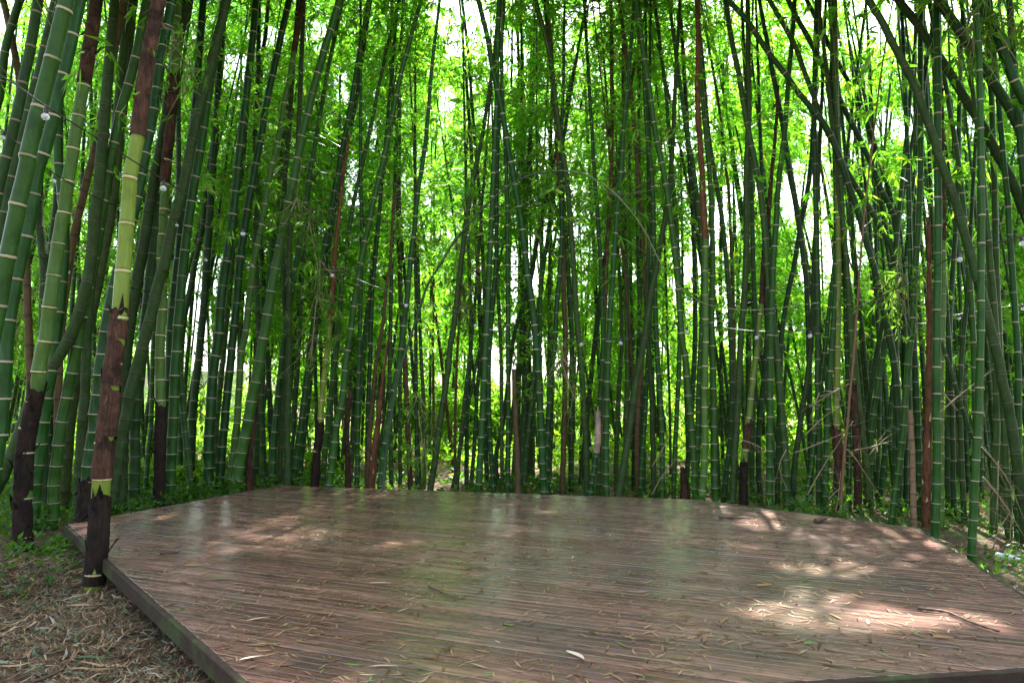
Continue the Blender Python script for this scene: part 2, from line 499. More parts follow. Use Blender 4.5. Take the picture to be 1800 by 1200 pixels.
# ================================================================== CULMS
def catmull(P, n=10):
    P = np.asarray(P, float)
    if len(P) < 3:
        t = np.linspace(0, 1, n * max(1, len(P) - 1) + 1)[:, None]
        return P[0] * (1 - t) + P[-1] * t
    Q = np.vstack([2 * P[0] - P[1], P, 2 * P[-1] - P[-2]])
    out = []
    for i in range(1, len(Q) - 2):
        p0, p1, p2, p3 = Q[i - 1:i + 3]
        t = np.linspace(0, 1, n, endpoint=False)[:, None]
        out.append(0.5 * (2 * p1 + (p2 - p0) * t + (2 * p0 - 5 * p1 + 4 * p2 - p3) * t ** 2 + (3 * p1 - p0 - 3 * p2 + p3) * t ** 3))
    out.append(P[-1][None])
    return np.vstack(out)
class Path:
    def __init__(s, pts, rad):
        """pts: control points; rad: list of (fraction of arc, radius)"""
        s.P = catmull(pts)
        d = np.linalg.norm(np.diff(s.P, axis=0), axis=1)
        s.S = np.concatenate([[0], np.cumsum(d)])
        s.L = s.S[-1]
        s.rad = rad
    def at(s, a):
        a = np.asarray(a, float)
        return np.stack([np.interp(a, s.S, s.P[:, i]) for i in range(3)], -1)
    def tan(s, a):
        a = np.asarray(a, float)
        e = 0.12
        t = s.at(np.clip(a + e, 0, s.L)) - s.at(np.clip(a - e, 0, s.L))
        return t / np.maximum(1e-9, np.linalg.norm(t, axis=-1, keepdims=True))
    def r(s, a):
        xs = [q[0] for q in s.rad]; ys = [q[1] for q in s.rad]
        return np.interp(a, xs, ys)
    def frame(s, a):
        T = s.tan(a)
        ref = np.array([0.0, 1.0, 0.0])
        U = np.cross(ref, T); U /= np.maximum(1e-9, np.linalg.norm(U, axis=-1, keepdims=True))
        Wv = np.cross(T, U)
        return T, U, Wv
RINGS = [(0.0, 1.02), (0.015, 1.065), (0.05, 1.065), (0.085, 1.005), (0.5, 0.985), (0.93, 1.0)]
def stem_mesh(path, origin, inode, mat, sides=10, seed=0, a_end=None):
    r = np.random.default_rng(seed)
    # node positions: short internodes at the foot, full length from ~2 m
    nodes = [0.0]
    while nodes[-1] < path.L:
        f = min(1.0, 0.5 + nodes[-1] * 0.22)
        nodes.append(nodes[-1] + inode * f * r.uniform(0.95, 1.05))
    A, Vc, Rm, J = [], [], [], []
    for i in range(len(nodes) - 1):
        jit = r.normal(0, 0.004, 2)
        for f, m in RINGS:
            a = nodes[i] + f * (nodes[i + 1] - nodes[i])
            if a > path.L: break
            A.append(a); Vc.append(i + f); Rm.append(m); J.append(jit * (1 - f))
    A = np.array(A); n = len(A)
    C = path.at(A); T, U, Wv = path.frame(A)
    rad = path.r(A) * np.array(Rm)
    J = np.array(J) * (path.r(A)[:, None] / 0.05)
    C = C + U * J[:, :1] + Wv * J[:, 1:]
    th = np.linspace(0, 2 * math.pi, sides, endpoint=False) + r.uniform(0, 6)
    V = C[:, None, :] + rad[:, None, None] * (np.cos(th)[None, :, None] * U[:, None, :] + np.sin(th)[None, :, None] * Wv[:, None, :])
    V = V.reshape(-1, 3) - np.asarray(origin)
    i, j = np.meshgrid(np.arange(n - 1), np.arange(sides), indexing='ij')
    j2 = (j + 1) % sides
    F = np.stack([i * sides + j, i * sides + j2, (i + 1) * sides + j2, (i + 1) * sides + j], -1).reshape(-1, 4)
    vc = np.array(Vc)
    u0, u1 = j / sides, (j + 1) / sides
    va, vb = vc[i], vc[i + 1]
    uv = np.stack([np.stack([u0, va], -1), np.stack([u1, va], -1), np.stack([u1, vb], -1), np.stack([u0, vb], -1)], 2).reshape(-1, 2)
    return mesh_np('stem', V, F, mat, uv, True)
def sheath_mesh(path, origin, a0, a1, inode, mat, seed, tip=False, blade=True):
    """overlapping papery sheaths with slanting, torn upper edges wrapped round the culm between arc lengths a0..a1"""
    r = np.random.default_rng(seed)
    V, F, MI = [], [], []
    S = 22
    th = np.linspace(0, 2 * math.pi, S, endpoint=False)
    a = a0; kidx = 0
    while a < a1 - 0.02:
        step = inode * r.uniform(0.8, 1.05) * (0.65 if a < 1.0 else 1.0)
        top = min(a + step * (1.55 if 'black' in mat.name else 1.3), a1 + (0.10 if not tip else 0.0))
        ph = r.uniform(0, 6.28) if kidx % 2 else r.uniform(0, 6.28)
        amp = min(0.4, (top - a) * 0.36)
        rows = 6
        b0 = len(V)
        torn = 0.012 * np.sin(3 * th + r.uniform(0, 6)) + 0.008 * np.sin(7 * th + r.uniform(0, 6)) + r.normal(0, 0.005, S) - 0.035 * (r.random(S) > 0.90)
        for q in range(rows):
            f = q / (rows - 1)
            for m in range(S):
                hi = top + amp * 0.5 * (math.cos(th[m] - ph) - 1.0) + torn[m]
                aa = max(0.0, min(path.L, a - 0.02 + (hi - a + 0.02) * f))
                C = path.at([aa])[0]; T, U, Wv = path.frame(np.array([aa]))
                rr = float(path.r(aa)) * (1.13 - 0.05 * f + 0.03 * math.sin(2 * th[m] + 1.7 * kidx) + 0.02 * math.sin(5 * th[m] + 9 * f)) + 0.0025 + 0.0015 * (kidx % 2)
                if f > 0.9: rr *= 1.0 + abs(r.normal(0.02, 0.07))
                V.append(C + rr * (math.cos(th[m]) * U[0] + math.sin(th[m]) * Wv[0]) - np.asarray(origin))
        for q in range(rows - 1):
            for m in range(S):
                m2 = (m + 1) % S
                F.append((b0 + q * S + m, b0 + q * S + m2, b0 + (q + 1) * S + m2, b0 + (q + 1) * S + m)); MI.append(0)
        for _ in range(3):                                   # shreds peeling off the upper edge
            m = r.integers(S); m2 = (m + 1) % S
            pA, pB = V[b0 + (rows - 2) * S + m], V[b0 + (rows - 2) * S + m2]
            C = path.at([min(path.L, top)])[0] - np.asarray(origin)
            o2 = (pA + pB) / 2 - C; o2[2] = 0; o2 = o2 / (np.linalg.norm(o2) + 1e-6)
            T1 = path.tan([min(path.L, top)])[0]; h = r.uniform(0.04, 0.11)
            up = r.choice([-0.6, 0.9])
            b = len(V)
            V += [pA, pB, pB + o2 * h * 0.5 + T1 * h * up, pA + o2 * h * 0.45 + T1 * h * up * 0.9, (pA + pB) / 2 + o2 * h * r.uniform(0.6, 1.1) + T1 * h * up * 1.3]
            F.append((b, b + 1, b + 2, b + 3)); F.append((b + 3, b + 2, b + 4)); MI += [0, 0]
        if blade and top - a > 0.12:
            # small pointed blade standing at the high side of the sheath
            m = int(round(ph / (2 * math.pi) * S)) % S
            pA, pB = V[b0 + (rows - 1) * S + (m - 1) % S], V[b0 + (rows - 1) * S + (m + 1) % S]
            C = path.at([min(path.L, top)])[0] - np.asarray(origin)
            mid = (pA + pB) / 2
            out = mid - C; out = out / (np.linalg.norm(out) + 1e-6)
            T = path.tan([min(path.L, top)])[0]
            h = min(0.16, 0.4 * step)
            tipp = mid + T * h + out * 0.02
            b = len(V)
            V += [pA, pB, tipp, mid + T * h * 0.3 + out * 0.012]
            F.append((b, b + 3, b + 2, b)) if False else F.append((b, b + 1, b + 2, b + 2)); MI.append(1)
        a += step; kidx += 1
    me = bpy.data.meshes.new('sheath')
    me.from_pydata([tuple(v) for v in V], [], [tuple(dict.fromkeys(f)) for f in F])
    me.materials.append(mat); me.materials.append(M['sh_blade'] if 'red' in mat.name else M['sh_pale'] if 'pale' in mat.name else mat)
    me.polygons.foreach_set('material_index', MI)
    me.polygons.foreach_set('use_smooth', np.full(len(F), True, dtype=bool))
    me.update()
    return me

# ---------------------------------------------------------------- leaves
GAPS = [(815, 45, 48, 62), (805, -90, 30, 110), (905, 95, 26, 40), (785, 170, 18, 25), (862, 195, 15, 25), (925, 470, 32, 62), (958, 420, 22, 34), (1440, 445, 46, 75), (1490, 440, 36, 62),
        (1408, 330, 34, 52), (1440, 215, 26, 60), (1495, 250, 26, 40), (1385, 350, 18, 50), (1180, 150, 14, 34), (415, 118, 34, 30), (333, 520, 22, 45),
        (350, 560, 20, 130), (405, 640, 12, 90), (432, 560, 9, 60), (380, 700, 14, 60), (380, 480, 16, 40), (620, 320, 16, 46), (600, 150, 14, 30), (655, 240, 12, 30), (1637, 375, 14, 70), (1705, 225, 30, 24), (1560, 225, 28, 34),
        (1600, 210, 16, 40), (8, 50, 16, 60), (32, 95, 16, 50), (1108, 480, 14, 26), (1190, 480, 18, 60), (1270, 380, 28, 60), (1300, 330, 18, 60), (965, 245, 16, 30),
        (1550, 350, 14, 40), (1535, 445, 14, 30), (1320, 350, 14, 70), (885, 230, 18, 26), (870, 90, 14, 40), (470, 60, 40, 22), (553, 60, 25, 30),
        (840, 500, 16, 50), (1220, 470, 14, 50), (1247, 450, 10, 40), (1010, 650, 10, 40), (1450, 330, 12, 60), (700, 45, 12, 12)]
DAPPLES = [(1470, 1078, .38), (1400, 1082, .32), (1540, 1085, .30), (1340, 1080, .2), (1580, 1092, .2), (1620, 1096, .2), (1500, 1060, .22), (1290, 1072, .14), (1480, 1010, .18), (1380, 1000, .14), (1350, 905, .2), (1450, 945, .16), (1440, 1047, .24), (1360, 1072, .18), (1330, 920, .30), (1400, 930, .24), (1630, 952, .2), (1690, 1085, .24),
           (680, 957, .13), (735, 956, .10), (800, 895, .12), (960, 900, .11), (1010, 995, .10), (1500, 1000, .2), (1430, 1003, .2), (1590, 940, .18), (1520, 905, .2),
           (1760, 1105, .2), (1180, 915, .10), (1250, 1010, .12)]
DAPP = [(np.array(at_z(x, y, DECKZ)), r) for x, y, r in DAPPLES]
SD = np.array(SUND)
def keep_fans(C, rng, front):
    px, py, d = project(C)
    keep = np.ones(len(C), bool)
    for gx, gy, ga, gb in GAPS:
        e = ((px - gx) / (ga * 1.12)) ** 2 + ((py - gy) / (gb * 1.12)) ** 2
        keep &= ~((e < 1) & (d > 0) & (rng.random(len(C)) < 0.80 * np.clip(1.6 - 1.2 * e, 0, 1)))
    for p, r in DAPP:
        v = C - p
        t = v @ SD
        q = np.linalg.norm(v - t[:, None] * SD, axis=1)
        keep &= ~(q < r)
    if front:
        vis = (d > 0) & (py > -40) & (px > -60) & (px < 1860)
        keep &= ~(vis & (rng.random(len(C)) < front))
    keep &= ~((C[:, 1] < 7.3) & (np.abs(C[:, 0]) < 3.6))            # open sky over the clearing
    keep &= ~((d > 0) & (d < 3.0) & (py > -200))
    return keep
def fan_leaves(C, A, rng, length, width, per=6, spread=1.0, droop=0.35):
    """C fan centres, A fan axes -> leaf quads (base, side, tip, side)"""
    n = len(C)
    if n == 0: return np.zeros((0, 3)), np.zeros((0, 4), int)
    rv = rng.normal(size=(n, 3)); 
    X = np.cross(A, rv); X /= np.linalg.norm(X, axis=1, keepdims=True) + 1e-9
    ang = (np.linspace(-1, 1, per)[None, :] + rng.normal(0, 0.18, (n, per))) * spread
    D = np.cos(ang)[..., None] * A[:, None, :] + np.sin(ang)[..., None] * X[:, None, :] + rng.normal(0, 0.22, (n, per, 3))
    D[..., 2] -= droop
    D /= np.linalg.norm(D, axis=-1, keepdims=True) + 1e-9
    B = C[:, None, :] + A[:, None, :] * rng.uniform(-0.10, 0.02, (n, per, 1))
    Sd = np.cross(D, rng.normal(size=(n, per, 3))); Sd /= np.linalg.norm(Sd, axis=-1, keepdims=True) + 1e-9
    Ln = length * rng.uniform(0.6, 1.25, (n, per, 1)); Wd = width * rng.uniform(0.75, 1.25, (n, per, 1))
    tip = B + D * Ln; tip[..., 2] -= 0.12 * Ln[..., 0]
    mid = B + D * Ln * 0.38
    V = np.stack([B, mid + Sd * Wd * 0.5, tip, mid - Sd * Wd * 0.5], 2).reshape(-1, 3)
    F = np.arange(len(V)).reshape(-1, 4)
    return V, F
def culm_foliage(path, z0, nb, rng, blen=(0.5, 1.5), leaf=(0.17, 0.024), front=0.0, fans=7, per=6, zmax=99, dens=None):
    a = rng.uniform(0, path.L, nb * 3)
    P = path.at(a)
    ok = (P[:, 2] > z0) & (P[:, 2] < zmax)
    a, P = a[ok][:nb], P[ok][:nb]
    n = len(a)
    if n == 0: return None
    az = rng.uniform(0, 2 * math.pi, n)
    el = rng.uniform(-0.1, 0.9, n)
    D = np.stack([np.cos(az) * np.cos(el), np.sin(az) * np.cos(el), np.sin(el)], -1)
    L = rng.uniform(*blen, n)
    f = np.sqrt(rng.uniform(0.08, 1.0, (n, fans)))
    C = P[:, None, :] + D[:, None, :] * (L[:, None] * f)[..., None]
    C[..., 2] -= 0.38 * L[:, None] * f ** 2
    C += rng.normal(0, 0.11, C.shape)
    A = D[:, None, :] + rng.normal(0, 0.45, C.shape)
    A[..., 2] -= 0.5
    A /= np.linalg.norm(A, axis=-1, keepdims=True)
    C = C.reshape(-1, 3); A = A.reshape(-1, 3)
    if dens is not None:
        px, py, d = project(C)
        kp = rng.random(len(C)) < dens(px, py)
        C, A = C[kp], A[kp]
    kp = keep_fans(C, rng, front)
    C, A = C[kp], A[kp]
    kp = C[:, 2] > 0.35
    C, A = C[kp], A[kp]
    V, F = fan_leaves(C, A, rng, leaf[0], leaf[1], per)
    # side branches: thin drooping strips from the culm to the leaf fans
    g = np.array([0.0, 0.33, 0.66, 1.0])
    B = P[:, None, :] + D[:, None, :] * (L[:, None] * g)[..., None]
    B[..., 2] -= 0.38 * L[:, None] * g ** 2
    S = np.cross(D, rng.normal(size=(n, 3))); S /= np.linalg.norm(S, axis=1, keepdims=True) + 1e-9
    ww = np.array([0.0055, 0.0045, 0.003, 0.0012])[None, :, None]
    BV = np.stack([B + S[:, None, :] * ww, B - S[:, None, :] * ww], 2)          # n,4,2,3
    qx, qy, qd = project(B[:, 3])
    show = ~((qd > 0) & (qd < 11.0) & (qy > -40)) if front else np.ones(n, bool)
    for q in (1, 2, 3): show &= keep_fans(B[:, q], rng, 0.0)
    BV = BV[show].reshape(-1, 3)
    b = (np.arange(int(show.sum())) * 8)[:, None]
    BF = np.stack([b + np.array([2 * i, 2 * i + 1, 2 * i + 3, 2 * i + 2]) for i in range(3)], 1).reshape(-1, 4)
    return V, F, BV, BF

CULMS = []
def culm(kind, pts3, rad, label, group, inode=0.36, sheaths=(), fol=None, seed=0, sides=10, name='bamboo_culm', cat='bamboo', leafmat=None):
    base = np.array(pts3[0])
    root = empty(name, tuple(base))
    tag(root, label, cat, group)
    p = Path(pts3, rad)
    st = link('stem', stem_mesh(p, base, inode, M[kind], sides, seed), root)
    rng = np.random.default_rng(seed + 900)
    for k2, (a0, a1, mt, tip) in enumerate(sheaths):
        link('sheath', sheath_mesh(p, base, a0, min(a1, p.L), inode, M[mt], seed * 7 + k2, tip), root)
    if fol:
        q = culm_foliage(p, rng=rng, **fol)
        if q is not None and len(q[0]) > 0:
            link('foliage', mesh_np('foliage', q[0] - base, q[1], leafmat or M['leaf']), root)
            if len(q[3]) > 0: link('side_branches', mesh_np('side_branches', q[2] - base, q[3], M['whip']), root)['kind'] = 'stuff'
    CULMS.append(root)
    return root, p

# ================================================================== TRACED CULMS
# kind, distance, width in photo px at foot and top, course of the culm (foot first), brown sheaths (from, to, kind), landmark phrase
TR = []
def T(kind, Y, w0, w1, pts, sh=(), land=None, look=None, stop=False, inode=0.36, fol=True):
    TR.append(dict(kind=kind, Y=Y, w0=w0, w1=w1, pts=pts, sh=sh, land=land, look=look, stop=stop, inode=inode, fol=fol))
# ---- left of the deck
T('f', 4.9, 30, 27, [(-92, 1100), (-60, 880), (-30, 690), (0, 520), (13, 445), (30, 370), (46, 300), (66, 200), (90, 110), (117, 0)], land='big green culm cut by the left photo edge', look='very thick smooth green bamboo culm leaning right, nearest at the far left', inode=0.37)
T('f', 5.7, 25, 21, [(-35, 1020), (-12, 860), (0, 760), (6, 680), (12, 600), (19, 545), (28, 495), (40, 440), (52, 388), (66, 300), (76, 270), (92, 215), (104, 160), (122, 90), (141, 0)], look='thick dark green bamboo culm just behind the nearest big culm at far left', inode=0.36)
T('d', 6.6, 19, 18, [(-90, 980), (-60, 700), (-30, 470), (5, 300), (20, 240), (34, 180), (47, 120), (58, 60), (67, 0)], look='dark smooth culm with dull rings, left of the nearest big green culm')
T('d', 6.9, 17, 15, [(-80, 980), (-45, 720), (-15, 520), (0, 420), (6, 375), (21, 305), (36, 250), (52, 185), (70, 115), (86, 50), (98, 0)], look='dark culm with pale rings hugging the left side of the nearest big culm')
T('d', 8.0, 16, 14, [(-120, 950), (-60, 500), (-20, 240), (0, 165), (9, 90), (25, 30), (45, -30)], look='dark leaning culm in the top left corner of the grove')
T('b', 8.3, 14, 12, [(60, 930), (48, 500), (38, 250), (33, 140), (27, 100), (18, 55), (6, 0)], look='dull brown culm crossing behind others in the top left corner')
T('o', 8.0, 22, 20, [(-60, 935), (-8, 862), (10, 825), (25, 790), (40, 745), (60, 695), (88, 650), (112, 612), (134, 565), (150, 510), (160, 455), (168, 390), (176, 300), (186, 180)], look='black mossy culm slumped low to the right at the far left')
T('g', None, 28, 20, [(42, 965), (39, 900), (41, 850), (43, 800), (48, 765), (57, 720), (66, 680), (72, 635), (80, 585), (89, 528), (97, 465), (106, 405), (116, 340), (127, 275), (137, 210), (148, 145), (158, 80), (170, 0)], sh=[(972, 680, 'sh_black'), (143, -60, 'sh_brown')], land='yellow-green culm with long black foot', look='yellow-green bamboo culm with long black-sheathed foot and brown sheathed top, left of deck', inode=0.36)
T('f', 8.0, 21, 16, [(60, 900), (64, 840), (71, 800), (76, 740), (85, 690), (93, 640), (99, 590), (107, 520), (112, 460), (112, 380), (104, 300), (103, 200), (108, 100)])
T('d', 9.4, 13, 12, [(84, 905), (88, 700), (88, 500), (91, 420), (97, 380), (101, 325), (102, 265), (104, 180), (108, 80), (112, 0)])
T('o', 9.0, 18, 15, [(76, 905), (76, 650), (78, 480), (74, 430), (69, 380), (68, 320), (75, 240), (92, 140), (120, 40)])
T('b', 8.5, 14, 13, [(100, 900), (104, 640), (107, 590), (113, 530), (120, 480), (127, 430), (135, 390), (145, 350), (155, 310), (166, 265), (178, 205), (188, 160), (198, 110), (210, 40)], look='dead brown bamboo culm leaning right between the yellow-green and thick ringed green culms')
T('o', 9.3, 20, 16, [(112, 900), (118, 800), (126, 720), (140, 640), (158, 560), (172, 500), (184, 440), (194, 380), (203, 310), (212, 230), (222, 140), (230, 50)])
T('f', 8.1, 21, 16, [(93, 935), (94, 900), (95, 850), (101, 800), (108, 750), (117, 700), (123, 665), (137, 600), (140, 578), (150, 530), (159, 475), (169, 423), (179, 365), (190, 300), (201, 250), (211, 200), (227, 145), (241, 90), (251, 35), (258, 0)], inode=0.36)
T('o', 9.0, 18, 15, [(136, 905), (137, 880), (140, 820), (143, 760), (149, 700), (151, 640), (155, 560), (163, 480), (172, 430), (184, 350), (196, 280), (206, 200), (215, 100)])
T('f', 7.6, 22, 19, [(146, 910), (152, 845), (158, 800), (164, 757), (168, 720), (173, 680), (177, 640), (182, 600), (195, 530), (214, 450), (238, 360), (250, 300), (262, 235), (273, 175), (282, 110), (294, 45), (303, 0)], sh=[(915, 846, 'sh_black')], inode=0.26)
T('y', None, 33, 22, [(165, 1030), (168, 1000), (172, 950), (176, 890), (179, 838), (186, 770), (192, 720), (197, 650), (205, 600), (213, 507), (221, 418), (228, 330), (234, 290), (243, 236), (249, 180), (254, 143), (262, 90), (270, 50), (279, 0)], sh=[(1022, 888, 'sh_black'), (836, 560, 'sh_brown'), (236, -60, 'sh_brown')], land='yellow culm at the deck corner', look='nearest yellow-green culm with ragged brown and black sheaths, standing against the deck corner', inode=0.42)
T('o', 9.3, 22, 18, [(212, 905), (214, 800), (217, 700), (222, 620), (232, 545), (244, 480), (253, 430), (262, 370), (272, 310), (285, 250), (300, 150), (308, 100), (318, 50), (330, 0)])
T('o', 9.0, 22, 17, [(192, 905), (200, 850), (208, 800), (219, 750), (228, 700), (240, 650), (253, 600), (266, 550), (279, 500), (292, 450), (305, 390), (320, 335), (330, 290), (342, 225), (353, 180), (368, 125), (380, 75), (396, 15)])
T('d', 9.6, 20, 15, [(235, 900), (237, 830), (237, 760), (240, 700), (247, 640), (254, 580), (260, 520), (268, 440), (277, 360), (284, 290), (294, 200), (303, 120), (312, 40)])
T('f', 10.6, 9, 8, [(253, 890), (256, 850), (260, 800), (264, 770), (267, 710), (268, 640), (270, 600), (274, 500), (280, 400), (288, 300), (297, 180), (305, 60)], inode=0.28)
T('g', 9.3, 18, 15, [(279, 893), (280, 860), (281, 800), (283, 720), (282, 685), (281, 640), (282, 600), (285, 540), (284, 435), (287, 380), (290, 325), (293, 280), (299, 230), (304, 160), (308, 90), (312, 0)], sh=[(898, 722, 'sh_black'), (318, 130, 'sh_brown')], land='black-footed yellow culm behind the deck', look='yellow-green culm with neat black sheathed foot behind the left deck edge', inode=0.34)
T('f', 10.0, 17, 14, [(298, 885), (297, 760), (297, 680), (299, 600), (303, 545), (309, 490), (314, 440), (320, 390), (327, 330), (334, 270), (342, 200), (349, 110), (355, 30)])
T('f', 9.7, 19, 15, [(299, 888), (301, 800), (305, 735), (308, 660), (311, 600), (316, 540), (322, 470), (330, 400), (340, 330), (352, 260), (363, 190), (372, 130), (385, 60)])
T('d', 10.2, 12, 10, [(338, 885), (335, 850), (330, 800), (324, 750), (320, 700), (316, 640), (314, 560), (313, 450), (314, 330)])
T('d', 10.9, 15, 12, [(334, 885), (337, 780), (341, 700), (347, 650), (352, 600), (358, 540), (364, 450), (368, 390), (373, 310), (379, 220), (386, 120), (394, 20)])
T('d', 11.4, 11, 10, [(316, 880), (317, 700), (319, 610), (325, 555), (336, 500), (345, 450), (355, 405), (360, 360), (367, 300), (375, 250), (384, 160), (392, 60)])
T('f', 10.3, 20, 13, [(366, 880), (366, 800), (370, 720), (375, 650), (383, 600), (389, 520), (397, 460), (404, 420), (410, 375), (418, 300), (427, 215), (437, 130), (445, 60), (450, 0)])
T('d', 11.4, 11, 9, [(376, 870), (380, 750), (384, 705), (390, 650), (394, 600), (399, 550), (404, 500), (408, 450), (414, 380), (422, 320), (432, 220), (440, 120)], inode=0.24)
T('f', 10.4, 16, 12, [(384, 873), (388, 820), (394, 750), (400, 690), (405, 640), (411, 580), (417, 520), (421, 470), (428, 415), (436, 365), (447, 300), (455, 260), (465, 205), (475, 150), (486, 100), (497, 50), (509, 0)])
T('g', 10.5, 14, 9, [(402, 868), (408, 810), (416, 745), (421, 670), (424, 620), (431, 590), (436, 545), (446, 465), (453, 430), (460, 395), (467, 350), (475, 305), (481, 280), (491, 235), (499, 185), (509, 135), (517, 90), (525, 40), (533, 0)], sh=[(90, -50, 'sh_brown')], look='light green culm with brown sheathed top, left of the thick leaning culm', inode=0.33)
T('f', 10.0, 21, 13, [(412, 872), (420, 825), (426, 790), (432, 760), (438, 730), (445, 690), (454, 650), (462, 600), (470, 560), (477, 515), (485, 470), (496, 420), (506, 365), (516, 315), (526, 265), (537, 215), (549, 165), (562, 118), (576, 70), (591, 20), (597, 0)], land='thick leaning culm at the back-left corner', look='thick green pale-ringed culm leaning far right behind the back-left deck corner', inode=0.34)
T('d', 11.2, 11, 9, [(467, 862), (463, 800), (461, 740), (460, 690), (458, 640), (455, 590), (452, 520), (449, 440), (451, 375), (450, 330), (448, 270), (451, 200), (454, 110), (455, 0)])
T('d', 12.0, 10, 8, [(480, 860), (474, 700), (469, 600), (462, 480), (458, 380), (455, 280), (459, 120), (467, 60), (472, 0)])
T('d', 11.7, 11, 9, [(449, 862), (455, 700), (464, 590), (470, 540), (477, 460), (481, 415), (486, 370), (490, 325), (495, 290), (499, 240), (504, 190), (510, 140), (520, 70)])
T('s', 10.2, 14, 3, [(438, 866), (439, 800), (446, 740), (453, 690), (457, 640), (459, 600)], sh=[(870, 590, 'sh_brown')], land='brown shoot at the back-left corner', look='brown sheathed pointed shoot beside the thick leaning culm', stop=True)
T('f', 10.8, 12, 7, [(479, 862), (481, 780), (486, 720), (492, 660), (500, 590), (508, 540), (516, 490), (526, 430), (534, 380), (541, 330), (547, 290), (557, 235), (567, 180), (578, 115), (592, 50)])
T('o', 10.9, 11, 9, [(491, 857), (493, 790), (496, 720), (499, 650), (502, 600), (500, 520), (497, 430), (500, 330), (508, 230), (515, 120)])
T('o', 10.6, 13, 9, [(505, 855), (505, 780), (506, 700), (508, 620), (508, 540), (508, 450), (511, 390), (517, 330), (523, 270), (526, 200), (528, 150), (531, 80)])
T('f', 11.0, 13, 8, [(515, 855), (517, 835), (523, 790), (531, 735), (540, 660), (546, 610), (552, 565), (561, 500), (568, 450), (580, 387), (591, 320), (604, 250), (614, 200), (622, 150), (632, 90), (640, 45), (648, 0)], inode=0.30)
T('f', 11.4, 11, 7, [(526, 855), (530, 800), (535, 760), (543, 690), (549, 630), (556, 580), (563, 530), (571, 480), (579, 430), (587, 380), (597, 320), (611, 250), (622, 200), (630, 150), (640, 80)])
T('y', 10.7, 14, 4, [(553, 857), (557, 800), (562, 750), (564, 720), (567, 690), (571, 650), (576, 610), (580, 570), (583, 530), (586, 480), (590, 430), (595, 390), (599, 350), (604, 300), (609, 270), (612, 245)], sh=[(862, 748, 'sh_black'), (570, 235, 'sh_red')], land='yellow culm with red-brown spiral top', look='yellow culm with black foot and long red-brown sheathed pointed tip', stop=True, inode=0.36)
T('f', 11.3, 11, 6, [(566, 857), (573, 780), (580, 710), (587, 650), (593, 600), (598, 540), (602, 480), (610, 430), (617, 385), (625, 340), (632, 310), (638, 285), (646, 250), (655, 210), (662, 170), (670, 135), (680, 85), (695, 30)])
T('f', 10.5, 15, 8, [(578, 857), (582, 830), (587, 790), (592, 745), (598, 720), (603, 695), (606, 660), (610, 622), (617, 580), (621, 545), (627, 505), (633, 470), (640, 435), (647, 400), (655, 360), (662, 330), (670, 298), (680, 255), (686, 220), (693, 185), (700, 150), (710, 110), (721, 70), (732, 30), (741, 0)], inode=0.34)
T('f', 11.0, 10, 5, [(628, 857), (629, 750), (631, 640), (633, 560), (636, 450), (636, 380), (634, 300), (634, 150), (634, 0)], inode=0.28)
T('s', 11.0, 11, 5, [(612, 858), (612, 820), (610, 770), (613, 720), (617, 680)], sh=[(862, 670, 'sh_brown')], look='short ragged brown sheathed shoot right of the yellow culm with red-brown tip', stop=True)
T('f', 11.2, 10, 6, [(646, 857), (646, 760), (648, 690), (651, 620), (652, 570), (655, 510), (659, 465), (663, 420), (667, 370), (671, 320), (677, 260), (684, 180), (692, 90)])
T('b', 11.0, 10, 4, [(645, 857), (648, 800), (651, 750), (655, 700), (660, 650), (668, 600), (674, 560), (680, 500), (685, 470), (688, 430), (690, 380), (693, 330)], stop=True, look='thin dead brown culm twinned with the red-brown pointed shoot')
T('s', 10.6, 14, 2.5, [(653, 858), (657, 800), (664, 750), (669, 700), (675, 650), (680, 615), (683, 595)], sh=[(862, 588, 'sh_red')], land='tall red-brown shoot', look='tall red-brown sheathed bamboo shoot with sharp tip behind the deck', stop=True)
T('f', 10.3, 14, 6, [(669, 858), (675, 800), (682, 750), (690, 700), (697, 665), (703, 630), (707, 600), (711, 560), (716, 520), (719, 485), (726, 425), (731, 375), (737, 320), (741, 300), (748, 250), (753, 195), (760, 110), (766, 60), (773, 0)], inode=0.34)
T('d', 11.6, 9, 6, [(688, 858), (686, 740), (685, 660), (686, 600), (688, 490), (692, 380), (695, 300), (700, 220), (704, 100)], inode=0.3)
T('b', 12.0, 11, 7, [(722, 860), (717, 750), (712, 640), (706, 560), (703, 480), (701, 400), (698, 320), (694, 240), (690, 160), (689, 80), (689, 0)])
T('d', 11.9, 8, 6, [(704, 860), (703, 760), (704, 640), (706, 540), (703, 430)])
T('d', 11.7, 8, 6, [(733, 860), (732, 740), (731, 600), (731, 510), (729, 420), (730, 330)])
T('d', 12.0, 9, 6, [(745, 860), (746, 750), (741, 640), (737, 540), (735, 460)])
T('s', 11.2, 11, 2, [(722, 862), (721, 845), (721, 825), (722, 808)], sh=[(866, 803, 'sh_brown')], look='stubby brown bamboo shoot peeping over the back deck edge', stop=True)
T('o', 10.7, 13, 7, [(756, 863), (766, 800), (772, 750), (780, 700), (788, 650), (792, 600), (798, 570), (806, 500), (812, 450), (818, 400), (826, 350), (835, 300), (846, 250), (854, 200), (861, 150), (867, 110)])
T('d', 11.4, 8, 6, [(803, 864), (807, 800), (813, 750), (817, 700), (823, 650), (829, 600), (836, 520), (842, 430)])
T('d', 12.0, 9, 6, [(820, 864), (821, 750), (823, 690), (826, 640), (828, 560), (824, 450), (820, 330)])
T('d', 12.0, 8, 6, [(827, 864), (834, 780), (838, 700), (845, 620), (851, 560), (850, 480), (846, 400), (842, 330), (836, 260), (831, 200), (826, 130), (820, 65), (812, 0)])
